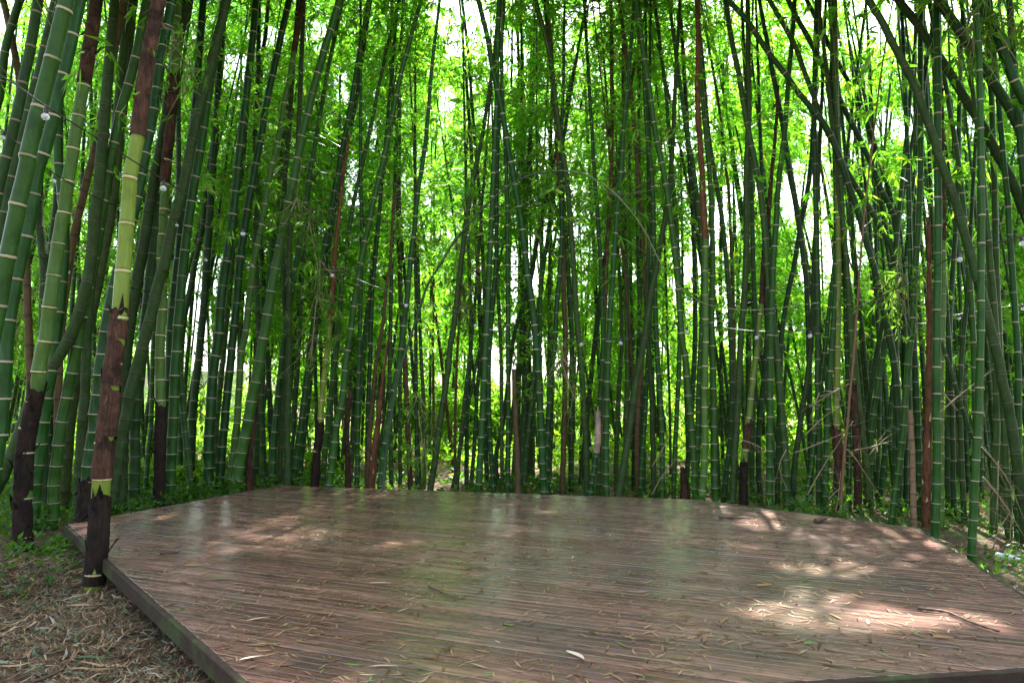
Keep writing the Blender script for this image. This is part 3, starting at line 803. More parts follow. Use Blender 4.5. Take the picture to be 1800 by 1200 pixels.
T('f', 10.2, 13, 8.5, [(840, 868), (843, 830), (846, 765), (848, 730), (850, 690), (852, 640), (854, 600), (857, 535), (860, 475), (863, 410), (866, 345), (868, 290), (870, 243), (872, 200), (874, 157), (874, 114), (876, 60), (877, 0)], land='straight ringed culm mid deck', look='straight green culm with crisp pale rings behind middle of the deck', inode=0.36)
T('f', 10.6, 10, 7, [(868, 870), (866, 840), (863, 795), (860, 740), (859, 690), (860, 620), (866, 540), (872, 460), (873, 400), (873, 330), (876, 240), (882, 150), (882, 80), (886, 0)], inode=0.28)
T('f', 10.4, 9.5, 6.5, [(892, 872), (893, 820), (893, 773), (894, 700), (893, 620), (893, 555), (892, 475), (892, 395), (891, 330), (889, 275), (886, 220), (883, 150), (881, 90), (884, 30)], inode=0.31)
T('d', 11.8, 8, 6, [(883, 870), (882, 760), (881, 640), (878, 560), (874, 480), (871, 380)])
T('b', 10.3, 12, 8, [(911, 873), (909, 800), (907, 760), (905, 700), (903, 642)], stop=True, land='broken dead brown stump', look='broken-off dead brown culm standing behind the deck', fol=False)
T('d', 11.4, 10, 7, [(921, 873), (925, 800), (930, 750), (936, 690), (940, 640), (945, 560), (955, 470), (968, 380), (985, 280)])
T('d', 12.0, 6, 4, [(915, 873), (921, 750), (925, 660), (930, 600), (934, 500), (932, 400)])
T('o', 12.0, 9, 7, [(876, 870), (872, 800), (885, 740), (902, 600), (915, 550), (926, 520), (936, 480), (944, 430)], look='mossy slanting culm crossing behind the straight ringed culm')
T('f', 10.3, 15, 10, [(956, 873), (954, 820), (952, 770), (950, 735), (947, 658), (943, 600), (940, 575), (935, 532), (928, 485), (922, 440), (917, 395), (910, 355), (901, 300), (893, 260), (885, 210), (877, 170), (868, 130), (862, 100), (859, 78), (851, 40), (841, 0)], inode=0.37)
T('f', 10.7, 11, 7, [(962, 873), (961, 800), (964, 730), (969, 668), (975, 605), (979, 535), (984, 480), (987, 420), (988, 350), (986, 260), (990, 160)], inode=0.3)
T('b', 11.0, 11, 8, [(988, 874), (990, 800), (993, 700), (994, 600), (991, 500), (988, 400), (985, 330), (981, 280), (978, 220), (973, 150)])
T('d', 11.4, 11, 7, [(1004, 875), (1004, 700), (1005, 600), (1000, 500), (994, 400), (985, 300), (976, 200), (967, 110), (960, 30)])
T('o', 10.5, 12, 9, [(1032, 875), (1031, 790), (1026, 720), (1023, 660), (1018, 600), (1013, 545), (1009, 480), (1004, 410), (998, 330), (993, 290), (986, 250), (979, 200), (973, 150), (968, 110), (958, 60), (949, 30), (940, -5)])
T('f', 11.1, 10, 6.5, [(1052, 875), (1053, 780), (1055, 700), (1060, 620), (1058, 520), (1055, 450), (1051, 390), (1047, 335), (1044, 290), (1040, 220), (1036, 160), (1032, 90), (1027, 0)], inode=0.33)
T('f', 10.3, 12, 9, [(1036, 876), (1040, 850), (1045, 820), (1049, 790), (1051, 765), (1050, 722)], sh=[(793, 716, 'sh_pale')], stop=True, land='short stump with pale papery top', look='short green culm stump with pale papery sheath on its cut top', inode=0.22, fol=False)
T('f', 10.3, 13, 6.5, [(1066, 875), (1065, 800), (1066, 745), (1067, 685), (1069, 625), (1071, 590), (1074, 525), (1077, 490), (1081, 420), (1087, 350), (1092, 300), (1095, 247), (1098, 210), (1101, 173), (1105, 137), (1108, 98), (1111, 55), (1114, 10)], inode=0.32)
T('b', 11.4, 9, 7, [(1056, 875), (1058, 700), (1061, 600), (1065, 500), (1069, 400), (1074, 310), (1076, 220), (1075, 100), (1074, 0)])
T('b', 11.2, 9, 7, [(1120, 876), (1120, 750), (1128, 640), (1136, 560), (1134, 500), (1131, 440), (1128, 370), (1121, 300), (1116, 240), (1109, 155), (1102, 110), (1096, 60), (1089, 0)])
T('o', 10.3, 15, 8, [(1086, 876), (1092, 840), (1099, 805), (1104, 770), (1111, 720), (1118, 670), (1126, 635), (1132, 600), (1138, 560), (1144, 520), (1152, 480), (1159, 440), (1166, 400), (1172, 368), (1178, 320), (1183, 250), (1187, 150)])
T('d', 11.5, 10, 8, [(1099, 876), (1101, 740), (1103, 660), (1102, 580), (1101, 480), (1097, 400), (1094, 330), (1096, 220)])
T('d', 11.8, 8, 6, [(1082, 875), (1084, 760), (1088, 690), (1092, 630), (1093, 590), (1090, 500), (1084, 420), (1078, 330)])
T('d', 12.0, 8, 7, [(1113, 876), (1115, 760), (1120, 660), (1123, 600), (1125, 530), (1127, 460), (1124, 360)])
T('f', 11.0, 9, 7, [(1125, 876), (1128, 810), (1132, 765), (1135, 710), (1138, 650), (1141, 600), (1143, 540), (1143, 440), (1140, 340)], inode=0.26)
T('o', 10.8, 11, 8, [(1151, 877), (1148, 790), (1146, 700), (1143, 650), (1139, 600), (1137, 530), (1140, 440)])
T('f', 10.6, 11, 7, [(1164, 877), (1164, 820), (1164, 780), (1161, 715), (1158, 665), (1155, 618), (1152, 540), (1150, 450), (1148, 350), (1144, 290), (1137, 230), (1133, 160), (1130, 100), (1124, 30)], inode=0.27)
T('f', 10.8, 9.5, 7, [(1184, 878), (1187, 780), (1191, 700), (1194, 630), (1195, 560), (1193, 470), (1189, 390), (1183, 320), (1178, 250), (1172, 175), (1164, 110), (1157, 50), (1150, 0)], inode=0.33)
T('f', 10.0, 13, 9.5, [(1222, 880), (1221, 820), (1217, 765), (1211, 700), (1205, 630), (1199, 600), (1195, 545), (1191, 490), (1184, 425), (1178, 375), (1168, 310), (1159, 270), (1150, 220), (1143, 165), (1134, 110), (1125, 45), (1119, 0)], inode=0.32)
T('s', 10.6, 18, 6, [(1203, 880), (1204, 862), (1202, 842), (1199, 818)], sh=[(884, 812, 'sh_brown')], look='squat bundle-like brown shoot left of the yellow-green culm with orange-brown top', stop=True)
T('d', 11.5, 10, 8, [(1203, 880), (1212, 780), (1218, 680), (1222, 580), (1221, 480), (1219, 400), (1215, 330), (1207, 200), (1201, 100)])
T('f', 10.5, 10, 7, [(1226, 881), (1226, 790), (1227, 730), (1229, 660), (1232, 600), (1236, 500), (1232, 410), (1227, 355), (1219, 295), (1211, 250), (1203, 200), (1197, 155), (1190, 110), (1184, 60), (1176, 0)], inode=0.26)
T('g', 9.8, 14, 7, [(1233, 880), (1237, 830), (1238, 797), (1239, 758), (1238, 700), (1239, 650), (1240, 600), (1240, 530), (1240, 455), (1240, 417), (1237, 370), (1235, 330), (1234, 300), (1231, 260), (1229, 230), (1227, 200), (1226, 150), (1227, 110), (1227, 60), (1226, 0)], sh=[(417, -60, 'sh_red')], land='yellow-green culm with orange-brown top', look='upright yellow-green culm wrapped above in orange-brown spiralling sheaths', inode=0.34)
T('f', 10.0, 14, 7, [(1257, 882), (1256, 820), (1255, 740), (1253, 640), (1251, 560), (1253, 470), (1251, 370), (1247, 300), (1240, 230), (1234, 160), (1230, 90), (1228, 20)], inode=0.34)
T('d', 10.5, 11, 8, [(1271, 886), (1277, 830), (1285, 760), (1287, 690), (1285, 600), (1282, 520), (1275, 440), (1267, 370), (1259, 320), (1250, 270), (1243, 210), (1236, 120)])
T('b', 12.0, 8, 5, [(1292, 888), (1291, 700), (1290, 580), (1286, 450), (1281, 340), (1273, 270), (1266, 200), (1258, 150), (1250, 105), (1240, 50)])
T('o', 10.0, 13, 9, [(1287, 887), (1291, 800), (1295, 745), (1298, 690), (1300, 640), (1302, 600), (1306, 550), (1310, 490), (1312, 430), (1312, 370), (1312, 300), (1316, 220), (1316, 150), (1315, 80), (1314, 0)])
T('g', 9.9, 14, 3.5, [(1307, 889), (1307, 850), (1308, 810), (1312, 775), (1315, 745), (1322, 683), (1327, 645), (1332, 605), (1335, 565), (1339, 530), (1341, 490), (1344, 440), (1349, 400), (1353, 350), (1357, 300), (1361, 260), (1364, 220), (1367, 185), (1368, 150)], sh=[(894, 822, 'sh_black'), (785, 755, 'sh_brown'), (532, 142, 'sh_brown')], land='yellow-green culm with torn sheaths', look='yellow-green culm with dark foot, torn sheath at knee height and pointed brown tip', stop=True, inode=0.33)
T('d', 10.8, 10, 8, [(1322, 889), (1322, 800), (1325, 700), (1327, 600), (1325, 500), (1323, 420), (1321, 330), (1318, 240), (1310, 130)])
T('d', 10.7, 11, 8, [(1336, 891), (1333, 800), (1334, 745), (1340, 690), (1345, 640), (1348, 580), (1345, 480), (1342, 400)])
T('f', 9.7, 14, 8.5, [(1354, 895), (1353, 850), (1353, 797), (1354, 730), (1354, 655), (1354, 600), (1356, 540), (1359, 470), (1363, 412), (1367, 350), (1371, 300), (1377, 250), (1381, 215), (1386, 140), (1390, 100), (1394, 50), (1397, 0)], inode=0.32)
T('d', 10.3, 10, 9, [(1366, 896), (1368, 800), (1370, 700), (1372, 620), (1376, 570), (1386, 510), (1396, 465), (1406, 405), (1415, 360), (1422, 315), (1428, 250), (1433, 150)])
T('d', 9.8, 15, 10, [(1384, 897), (1380, 800), (1374, 735), (1370, 680), (1365, 620), (1358, 560), (1351, 490), (1344, 400), (1337, 340), (1330, 300), (1322, 260), (1314, 220), (1307, 180), (1299, 135), (1290, 90), (1281, 40), (1275, -5)])
T('o', 9.9, 11, 9, [(1391, 900), (1396, 830), (1402, 780), (1409, 730), (1416, 690), (1422, 640), (1428, 570), (1430, 480)])
T('d', 10.1, 10, 9, [(1425, 907), (1424, 760), (1422, 620), (1418, 510), (1412, 450), (1405, 400), (1395, 340), (1385, 280), (1372, 200), (1355, 110)])
T('f', 9.7, 9.5, 8, [(1413, 905), (1420, 855), (1426, 825), (1431, 780), (1436, 730), (1443, 670), (1452, 600), (1460, 520)], inode=0.22)
T('d', 9.7, 12, 9, [(1441, 911), (1440, 830), (1440, 765), (1438, 700), (1438, 620), (1438, 540), (1436, 470), (1435, 400), (1434, 350), (1433, 300), (1432, 250), (1431, 200), (1433, 100), (1436, 0)])
T('f', 9.5, 12, 9, [(1450, 913), (1452, 850), (1453, 780), (1454, 745), (1458, 665), (1462, 610), (1466, 560), (1469, 500), (1470, 440), (1470, 350), (1468, 280), (1466, 200), (1462, 150), (1463, 100), (1464, 50), (1465, 0)], inode=0.3)
T('g', 9.5, 13, 10, [(1468, 915), (1472, 850), (1474, 800), (1471, 750), (1471, 660), (1473, 560), (1474, 480), (1474, 400), (1472, 300)], sh=[(918, 754, 'sh_brown')], land='culm with reddish-brown waist-high foot', look='yellow-green culm with reddish-brown sheathed foot near the right of the deck', inode=0.3)
T('f', 9.6, 10, 8, [(1492, 918), (1492, 850), (1492, 780), (1491, 680), (1488, 600), (1486, 520), (1482, 440), (1480, 380), (1476, 280)], inode=0.22)
T('d', 9.5, 12, 8, [(1507, 921), (1508, 850), (1505, 770), (1502, 710), (1499, 650), (1495, 570), (1490, 480), (1482, 380)], sh=[(925, 680, 'sh_brown')], look='culm with tall dull brown sheathed foot among the dry twigs')
T('o', 9.5, 13, 9, [(1531, 925), (1526, 855), (1518, 780), (1512, 730), (1507, 680), (1502, 620), (1497, 560), (1489, 470), (1478, 370)])
T('o', 9.9, 10, 8, [(1522, 923), (1522, 780), (1527, 715), (1534, 665), (1541, 620), (1549, 580), (1560, 520), (1570, 450)])
T('f', 9.6, 12, 9, [(1530, 924), (1529, 850), (1530, 780), (1535, 730), (1541, 690), (1549, 645), (1556, 600), (1562, 560), (1570, 500), (1576, 420)], inode=0.3)
T('d', 10.4, 8, 7, [(1541, 925), (1543, 840), (1546, 740), (1546, 650), (1543, 560)])
T('f', 9.8, 9, 8, [(1544, 924), (1550, 845), (1555, 795), (1561, 750), (1567, 700), (1573, 650), (1580, 570)], inode=0.24)
T('d', 9.4, 14, 10, [(1580, 926), (1581, 800), (1579, 720), (1573, 650), (1562, 585), (1550, 535), (1541, 490), (1532, 455), (1520, 415), (1508, 370), (1495, 335), (1480, 290), (1463, 245), (1450, 220), (1428, 193), (1400, 158), (1380, 130), (1350, 92), (1312, 35), (1280, 0)], look='long dark culm arching far left across the upper right of the grove')
T('d', 9.7, 12, 9, [(1591, 926), (1592, 750), (1590, 600), (1582, 480), (1572, 385), (1560, 355), (1547, 330), (1535, 298), (1520, 265), (1505, 232), (1485, 193), (1470, 162), (1450, 125), (1425, 75), (1400, 30), (1380, -10)])
T('d', 9.9, 11, 8, [(1601, 926), (1596, 600), (1588, 480), (1580, 400), (1567, 350), (1550, 295), (1540, 262), (1517, 197), (1495, 150), (1467, 100), (1447, 57), (1430, 25), (1415, -5)])
T('d', 9.6, 12, 9, [(1574, 924), (1575, 600), (1572, 455), (1547, 400), (1532, 372), (1517, 350), (1505, 327), (1487, 298), (1470, 262), (1450, 225), (1430, 170), (1412, 120), (1397, 80), (1375, 40), (1352, 0)])
T('f', 8.9, 12, 10, [(1566, 930), (1570, 890), (1574, 862), (1579, 830), (1585, 785), (1589, 750), (1592, 705), (1595, 660), (1599, 615), (1604, 575), (1608, 490), (1613, 420), (1617, 340), (1619, 280), (1618, 220), (1618, 150), (1618, 90), (1619, 0)], inode=0.31)
T('t', 8.6, 12, 9, [(1607, 936), (1605, 850), (1604, 800), (1602, 760), (1600, 720)], stop=True, land='dead tan stump at the right corner', look='dead tan bamboo stump with dark joints at the back-right deck corner', fol=False, inode=0.25)
T('f', 9.0, 12, 9, [(1617, 938), (1616, 850), (1613, 740), (1609, 650), (1604, 560), (1600, 450), (1597, 330)], inode=0.22)
T('s', 8.6, 15, 5, [(1629, 945), (1628, 860), (1630, 780), (1633, 700), (1634, 600), (1634, 500), (1633, 420), (1631, 380)], sh=[(952, 370, 'sh_red')], land='tall dark red shoot at the right corner', look='tall dark reddish-brown sheathed shoot left of the straight ringed culm at right', stop=True)
T('f', 7.55, 15, 13, [(1642, 955), (1644, 923), (1647, 850), (1647, 782), (1646, 712), (1646, 630), (1647, 560), (1648, 492), (1649, 398), (1649, 330), (1648, 250), (1648, 143), (1647, 60), (1646, 0)], land='bold-ringed culm at right corner', look='straight thick green culm with bold pale rings behind the right deck corner', inode=0.33)
T('g', 8.5, 10, 7, [(1655, 940), (1654, 800), (1655, 650), (1658, 560), (1659, 480), (1658, 410), (1657, 320), (1655, 240), (1654, 160)], sh=[(420, 150, 'sh_brown')], look='thin yellowish culm hugging the straight ringed culm at the right corner', inode=0.28)
T('d', 9.0, 11, 8, [(1667, 950), (1666, 800), (1667, 680), (1669, 580), (1674, 490), (1680, 400), (1684, 320), (1686, 200)])
T('d', 8.8, 10, 8, [(1678, 960), (1675, 800), (1672, 680), (1668, 600), (1660, 480)])
T('d', 8.6, 10, 8, [(1698, 965), (1692, 850), (1688, 740), (1690, 640), (1700, 520)])
T('f', 8.5, 11, 8, [(1716, 962), (1715, 800), (1713, 690), (1711, 600), (1706, 510), (1701, 455), (1696, 395), (1690, 330), (1681, 260), (1670, 195), (1660, 140), (1650, 85), (1640, 35), (1630, -10)], inode=0.32)
T('f', None, 15, 10, [(1707, 987), (1709, 960), (1711, 910), (1713, 850), (1715, 817), (1719, 738), (1722, 670), (1724, 600), (1725, 458), (1726, 410), (1725, 312), (1724, 210), (1722, 110), (1719, 60), (1716, 5)], land='ringed culm right of the deck', look='green bold-ringed culm rising from the weeds beside the right deck edge', inode=0.3)
T('o', 7.4, 19, 13, [(1806, 975), (1800, 900), (1793, 850), (1786, 800), (1779, 755), (1772, 715), (1762, 675), (1755, 632), (1744, 588), (1732, 540), (1720, 493), (1707, 448), (1693, 403), (1680, 355), (1668, 322), (1655, 288), (1640, 238), (1620, 185), (1598, 132), (1580, 97), (1562, 63), (1550, 37), (1527, 0)], look='thick mossy grey-green culm arching left from the right photo edge')
T('d', 8.4, 12, 10, [(1762, 975), (1760, 800), (1758, 680), (1756, 580), (1752, 480), (1749, 380), (1747, 300), (1744, 200), (1738, 80)])
T('d', 8.0, 14, 9, [(1745, 985), (1748, 850), (1752, 740), (1750, 640), (1742, 520), (1736, 420)])
T('d', 7.8, 13, 10, [(1775, 990), (1770, 850), (1763, 700), (1754, 620), (1745, 500)])
T('f', 7.7, 12, 9, [(1789, 978), (1790, 800), (1790, 680), (1787, 590), (1782, 510), (1776, 430), (1771, 350), (1764, 285), (1757, 200), (1750, 120), (1745, 60), (1740, 0)], inode=0.33)
T('o', 7.9, 20, 15, [(1880, 985), (1862, 620), (1838, 480), (1820, 420), (1800, 370), (1780, 320), (1757, 278), (1735, 236), (1710, 196), (1687, 158), (1665, 122), (1637, 80), (1612, 43), (1590, 15), (1570, -10)], look='thick olive culm slanting steeply left in the upper right')
T('d', 7.5, 21, 17, [(1905, 1000), (1870, 600), (1835, 360), (1805, 260), (1785, 212), (1762, 172), (1738, 133), (1714, 95), (1687, 55), (1657, 12), (1640, -15)], look='thickest dark culm slanting steeply left in the upper right, draped with leaves')
T('f', 7.0, 20, 17, [(1890, 1000), (1870, 500), (1840, 300), (1815, 215), (1798, 176), (1781, 138), (1766, 100), (1748, 50), (1730, 20), (1712, -15)], look='thick green culm slanting left at the top right corner')
T('f', 7.2, 14, 12, [(1825, 1000), (1818, 600), (1804, 350), (1797, 290), (1793, 235), (1787, 180), (1782, 120), (1774, 0)], look='ringed dark green culm at the right photo edge', inode=0.34)
T('d', 8.2, 9, 7, [(1796, 925), (1755, 830), (1730, 790), (1708, 765), (1694, 725), (1680, 680), (1668, 640), (1655, 600)], look='thin dark fallen culm slanting low across the culms right of the deck', stop=True, fol=False)

ORD = ['first', 'second', 'third', 'fourth', 'fifth', 'sixth', 'seventh', 'eighth', 'ninth', 'tenth', 'eleventh', 'twelfth', 'thirteenth', 'fourteenth', 'fifteenth', 'sixteenth', 'seventeenth']
TONE = dict(f='green', d='dark green', o='dull mossy green', y='yellow', g='light green', b='dead brown', t='dead tan', s='brown')
def px_at(pts, y):
    P = sorted(pts, key=lambda q: -q[1])
    return float(np.interp(-y, [-q[1] for q in P], [q[0] for q in P]))
TR_ = sorted(TR, key=lambda t: px_at(t['pts'], 860))
lm, cnt = None, 0
for t in TR_:
    if t['land']:
        lm, cnt = t['land'], 0
    if t['look']:
        t['label'] = t['look']
        continue
    cnt += 1
    a, b = t['pts'][0], t['pts'][-1]
    lean = math.degrees(math.atan2(b[0] - a[0], a[1] - b[1]))
    ln = 'upright' if abs(lean) < 4 else ('right-leaning' if lean > 0 else 'left-leaning')
    gi = 'thin' if t['w0'] < 9.5 else ('slim' if t['w0'] < 13 else 'stout')
    t['label'] = f"{gi} {ln} {TONE[t['kind']]} culm, {ORD[cnt - 1]} unnamed one right of the {lm}".replace('unnamed one ', '')
def build_traced():
    r = random.Random(3)
    for i, t in enumerate(TR):
        pts = [(q[0], q[1]) for q in t['pts']]
        Y = t['Y'] or at_z(pts[0][0], pts[0][1], 0.02).y
        inY = t['Y'] is not None
        bend = r.uniform(-0.03, 0.03) if not t['stop'] else 0.0
        P = []
        for x, y in pts:
            p = at_y(x, y, Y)
            p = at_y(x, y, Y + bend * max(0.0, p.z - 2.0))
            P.append(p)
        g0 = gh(P[0].x, P[0].y) - 0.06
        while len(P) > 2 and P[0].z < g0 and P[1].z < g0: P.pop(0)
        if P[0].z > g0:
            d = P[0] - P[1]; d.x *= 0.6
            k2 = (P[0].z - g0) / max(0.05, -d.z) if d.z < 0 else 0
            P.insert(0, Vector((P[0].x + d.x * min(k2, 6), P[0].y, g0)))
        nvis = len(P)
        m = t['w0'] / FPX * Y * 0.465, t['w1'] / FPX * Y * 0.465
        Lvis = sum((P[j + 1] - P[j]).length for j in range(nvis - 1))
        if not t['stop']:
            # carry the culm on above the frame: straight on, then arching over with its own weight
            d = (P[-1] - P[-3]).normalized()
            tot = 8.5 + 55 * m[0] + r.uniform(-0.8, 1.2)
            steep = max(0.0, d.z)
            ext = max(0.8, tot - Lvis) * (0.45 + 0.55 * steep)
            n = max(2, int(ext / 0.8)); st = ext / n
            q = P[-1].copy()
            out = Vector((d.x if abs(d.x) > 0.1 else r.uniform(-0.4, 0.4), r.uniform(-0.3, 0.8), 0))
            for j in range(n):
                f = (j + 1) / n
                d = (d + out * 0.05 * f + Vector((0, 0, -0.07 * f * f))).normalized()
                q = q + d * st
                P.append(q.copy())
        pa = Path([tuple(p) for p in P], [(0, 1)])
        if t['stop']:
            rad = [(0, m[0]), (pa.L, m[1])]
        else:
            rad = [(0, m[0]), (Lvis, m[1]), (pa.L, 0.008)]
        # arc length at a photo height
        zs = pa.P
        pxs, pys, _ = project(zs)
        vm = pa.S <= Lvis + 0.01
        ay, aS = np.maximum.accumulate(-pys[vm]), pa.S[vm]
        def arc(y):
            return float(np.interp(-y, ay, aS))
        sh = [(max(0.02, arc(a)), arc(b) + (0.8 if b < -20 else 0.0), mt, t['kind'] == 's') for a, b, mt in t['sh']]
        kind = t['kind']
        mat = {'s': 'b'}.get(kind, kind)
        fol = None
        if t['fol'] and not t['stop']:
            fol = dict(z0=max(3.2, pa.L * 0.35), nb=125 if m[0] > 0.04 else 105, blen=(0.6, 2.0), leaf=(0.21, 0.036), front=0.985, fans=8, per=6)
        nm, cat = ('bamboo_shoot', 'bamboo shoot') if kind == 's' else (('bamboo_stump', 'bamboo stump') if (t['stop'] and not t['fol'] and 'stump' in t['label']) else ('bamboo_culm', 'bamboo'))
        if 'fallen' in t['label']: nm = 'bamboo_culm'
        culm(mat, [tuple(p) for p in P], rad, t['label'], 'bamboo culms and shoots edging the deck', t['inode'], sh, fol, 100 + i, 12 if t['w0'] > 15 else 9, nm, cat)
build_traced()

# ================================================================== BACK CULMS
def dens_back(px, py):
    d = np.interp(py, [-900, 0, 250, 430, 560, 690, 760, 900], [0.95, 0.95, 0.95, 0.85, 0.65, 0.50, 0.45, 0.3])
    return d
def back_culms():
    r = random.Random(21)
    n = 0
    zones = [(-200, 480, 'far left part'), (480, 840, 'left middle part'), (840, 1210, 'middle part'), (1210, 1520, 'right middle part'), (1520, 2000, 'far right part')]
    clumps = []
    for k2 in range(22):
        px = -150 + 2150 * (k2 + r.uniform(0.1, 0.9)) / 22
        Y = r.choice([12.6, 13.4, 14.4, 15.6, 17.0, 18.5]) + r.uniform(-0.4, 0.6)
        clumps.append((px, Y))
    for (cpx, Y) in clumps:
        cx = (cpx - 900) / FPX * Y
        for j in range(r.choice([4, 5, 5, 6])):
            x = cx + r.gauss(0, 0.5); y = Y + r.gauss(0, 0.35)
            y = max(12.3, y)
            L = r.uniform(9.0, 13.5)
            az = r.uniform(0, 6.28); ln = abs(r.gauss(0.0, 0.09)) + 0.02
            lx, ly = math.cos(az) * ln + (x - cx) * 0.07, math.sin(az) * ln * 0.7
            b = Vector((x, y, gh(x, y) - 0.05))
            pts = [b]
            d = Vector((lx, ly, 1)).normalized()
            q = b.copy()
            for i in range(8):
                f = (i + 1) / 8
                d = (d + Vector((lx, ly, -0.35 * f)) * 0.28 * f).normalized()
                q = q + d * (L / 8)
                pts.append(q.copy())
            rad = r.uniform(0.032, 0.055)
            kind = r.choices(['d', 'f', 'o', 'b'], [6, 4, 3, 1])[0]
            ppx = 900 + x / y * FPX
            zn = next((z for z in zones if z[0] <= ppx < z[1]), zones[-1])
            tone = {'d': 'dark green', 'f': 'ringed green', 'o': 'mossy', 'b': 'dead brown'}[kind]
            near = 'second row' if y < 14 else ('mid rows' if y < 16.3 else 'last rows')
            lab = f"{tone} culm in the crowded {near} of the grove, {zn[2]}"
            z0 = r.choice([1.2, 1.8, 2.2, 2.8])
            culm(kind, [tuple(p) for p in pts], [(0, rad), (L * 0.5, rad * 0.82), (L, 0.007)], lab, 'crowded culms deeper in the grove, ' + zn[2] + ', ' + near + ', ' + tone,
                 r.uniform(0.3, 0.4), (), dict(z0=z0, nb=40 if y < 14 else r.choice([160, 180, 200]), blen=(0.5, 1.7), leaf=(0.18, 0.028), fans=9, per=6, dens=dens_back), 500 + n, 7)
            n += 1
    # single thin culms close behind the front row
    for j in range(46):
        y = r.uniform(11.3, 13.4)
        px = r.uniform(420, 1560) if j % 5 else r.uniform(60, 420)
        x = (px - 900) / FPX * y
        L = r.uniform(8.5, 12)
        lx = r.gauss(-0.0001 * (px - 900), 0.06); ly = r.gauss(0, 0.04)
        pts = [Vector((x, y, -0.05))]
        d = Vector((lx, ly, 1)).normalized(); q = pts[0].copy()
        for i in range(8):
            f = (i + 1) / 8
            d = (d + Vector((r.gauss(0, 0.02), r.gauss(0, 0.02), -0.10 * f * f))).normalized()
            q = q + d * (L / 8); pts.append(q.copy())
        rad = r.uniform(0.024, 0.040)
        kind = r.choices(['d', 'f', 'o', 'b'], [6, 3, 2, 1.2])[0]
        zn = next((z for z in zones if z[0] <= px < z[1]), zones[-1])
        tone = {'d': 'dark green', 'f': 'ringed green', 'o': 'mossy', 'b': 'dead brown'}[kind]
        culm(kind, [tuple(p) for p in pts], [(0, rad), (L * 0.5, rad * 0.8), (L, 0.006)], f"slender {tone} culm squeezed just behind the front row, {zn[2]} of the grove",
             f"slender {tone} culms just behind the front row, {zn[2]}", r.uniform(0.26, 0.36), (), dict(z0=2.6, nb=45, blen=(0.4, 1.3), leaf=(0.18, 0.030), fans=8, per=6, dens=dens_back), 800 + j, 7)
    return n
back_culms()
def massed_culms():
    # beyond the individual culms the grove goes on as one crowd of thin far stems
    r = random.Random(99)
    Vs, Fs, UVs, off = [], [], [], 0
    for j in range(175):
        y = r.uniform(14.0, 21.0); px = r.uniform(-60, 1860)
        if j >= 130: y = r.uniform(10.6, 14.0); px = r.uniform(1500, 1900)
        x = (px - 900) / FPX * y; L = r.uniform(8, 13)
        lx, ly = r.gauss(0, 0.08), r.gauss(0, 0.05)
        P = [(x, y, -0.05), (x + lx * L * 0.3, y + ly * L * 0.3, L * 0.3), (x + lx * L * 0.65, y + ly * L * 0.6, L * 0.62), (x + lx * L * 1.2, y + ly * L, L * 0.95)]
        rad = r.uniform(0.026, 0.05)
        p = Path(P, [(0, rad), (L, rad * 0.35)])
        me = stem_mesh(p, (0, 0, 0), r.uniform(0.3, 0.4), M['d'], 6, 2000 + j)
        v = np.empty(len(me.vertices) * 3, np.float32); me.vertices.foreach_get('co', v)
        f = np.empty(len(me.loops), np.int32); me.loops.foreach_get('vertex_index', f)
        u = np.empty(len(me.loops) * 2, np.float32); me.uv_layers[0].data.foreach_get('uv', u)
        Vs.append(v.reshape(-1, 3)); Fs.append(f.reshape(-1, 4) + off); UVs.append(u.reshape(-1, 2)); off += len(me.vertices)
        bpy.data.meshes.remove(me)
    o = link('massed_bamboo', mesh_np('massed_bamboo', np.vstack(Vs), np.vstack(Fs), M['d'], np.vstack(UVs), True))
    tag(o, 'far crowd of thin dark bamboo stems closing the depth of the grove', 'bamboo', kind='stuff')
massed_culms()

# ================================================================== SHRUBS, TREES BEYOND
def crown_leaves(centres, radii, n, leaf, rng, gap=True):
    i = rng.integers(0, len(centres), n)
    v = rng.normal(size=(n, 3)); v /= np.linalg.norm(v, axis=1, keepdims=True)
    rr = rng.uniform(0.55, 1.05, n)
    C = centres[i] + v * (radii[i] * rr)[:, None] * np.array([1, 1, 0.8])
    A = v + rng.normal(0, 0.5, (n, 3)); A[:, 2] -= 0.2
    A /= np.linalg.norm(A, axis=1, keepdims=True)
    if gap:
        px, py, d = project(C)
        k2 = np.ones(n, bool)
        for gx, gy, ga, gb in GAPS:
            e = ((px - gx) / ga) ** 2 + ((py - gy) / gb) ** 2
            k2 &= ~((e < 1) & (rng.random(n) < 0.85))
        C, A = C[k2], A[k2]
    k2 = C[:, 2] > 0.05
    return fan_leaves(C[k2], A[k2], rng, leaf[0], leaf[1], 4, 0.9, 0.2)
def tube(V, F, pts, rad, sides=6):
    P = [Vector(p) for p in pts]; b0 = len(V)
    rads = rad if isinstance(rad, (list, tuple)) else [rad] * len(P)
    for i, p in enumerate(P):
        t = (P[min(i + 1, len(P) - 1)] - P[max(i - 1, 0)]).normalized()
        u = t.cross(Vector((0.13, 0.99, 0.05))).normalized(); w = t.cross(u)
        for m in range(sides):
            a = 2 * math.pi * m / sides
            V.append(p + (u * math.cos(a) + w * math.sin(a)) * rads[i])
    for i in range(len(P) - 1):
        for m in range(sides):
            m2 = (m + 1) % sides
            F.append((b0 + i * sides + m, b0 + i * sides + m2, b0 + (i + 1) * sides + m2, b0 + (i + 1) * sides + m))
    F.append(tuple(b0 + m for m in range(sides))[::-1])
    F.append(tuple(b0 + (len(P) - 1) * sides + m for m in range(sides)))
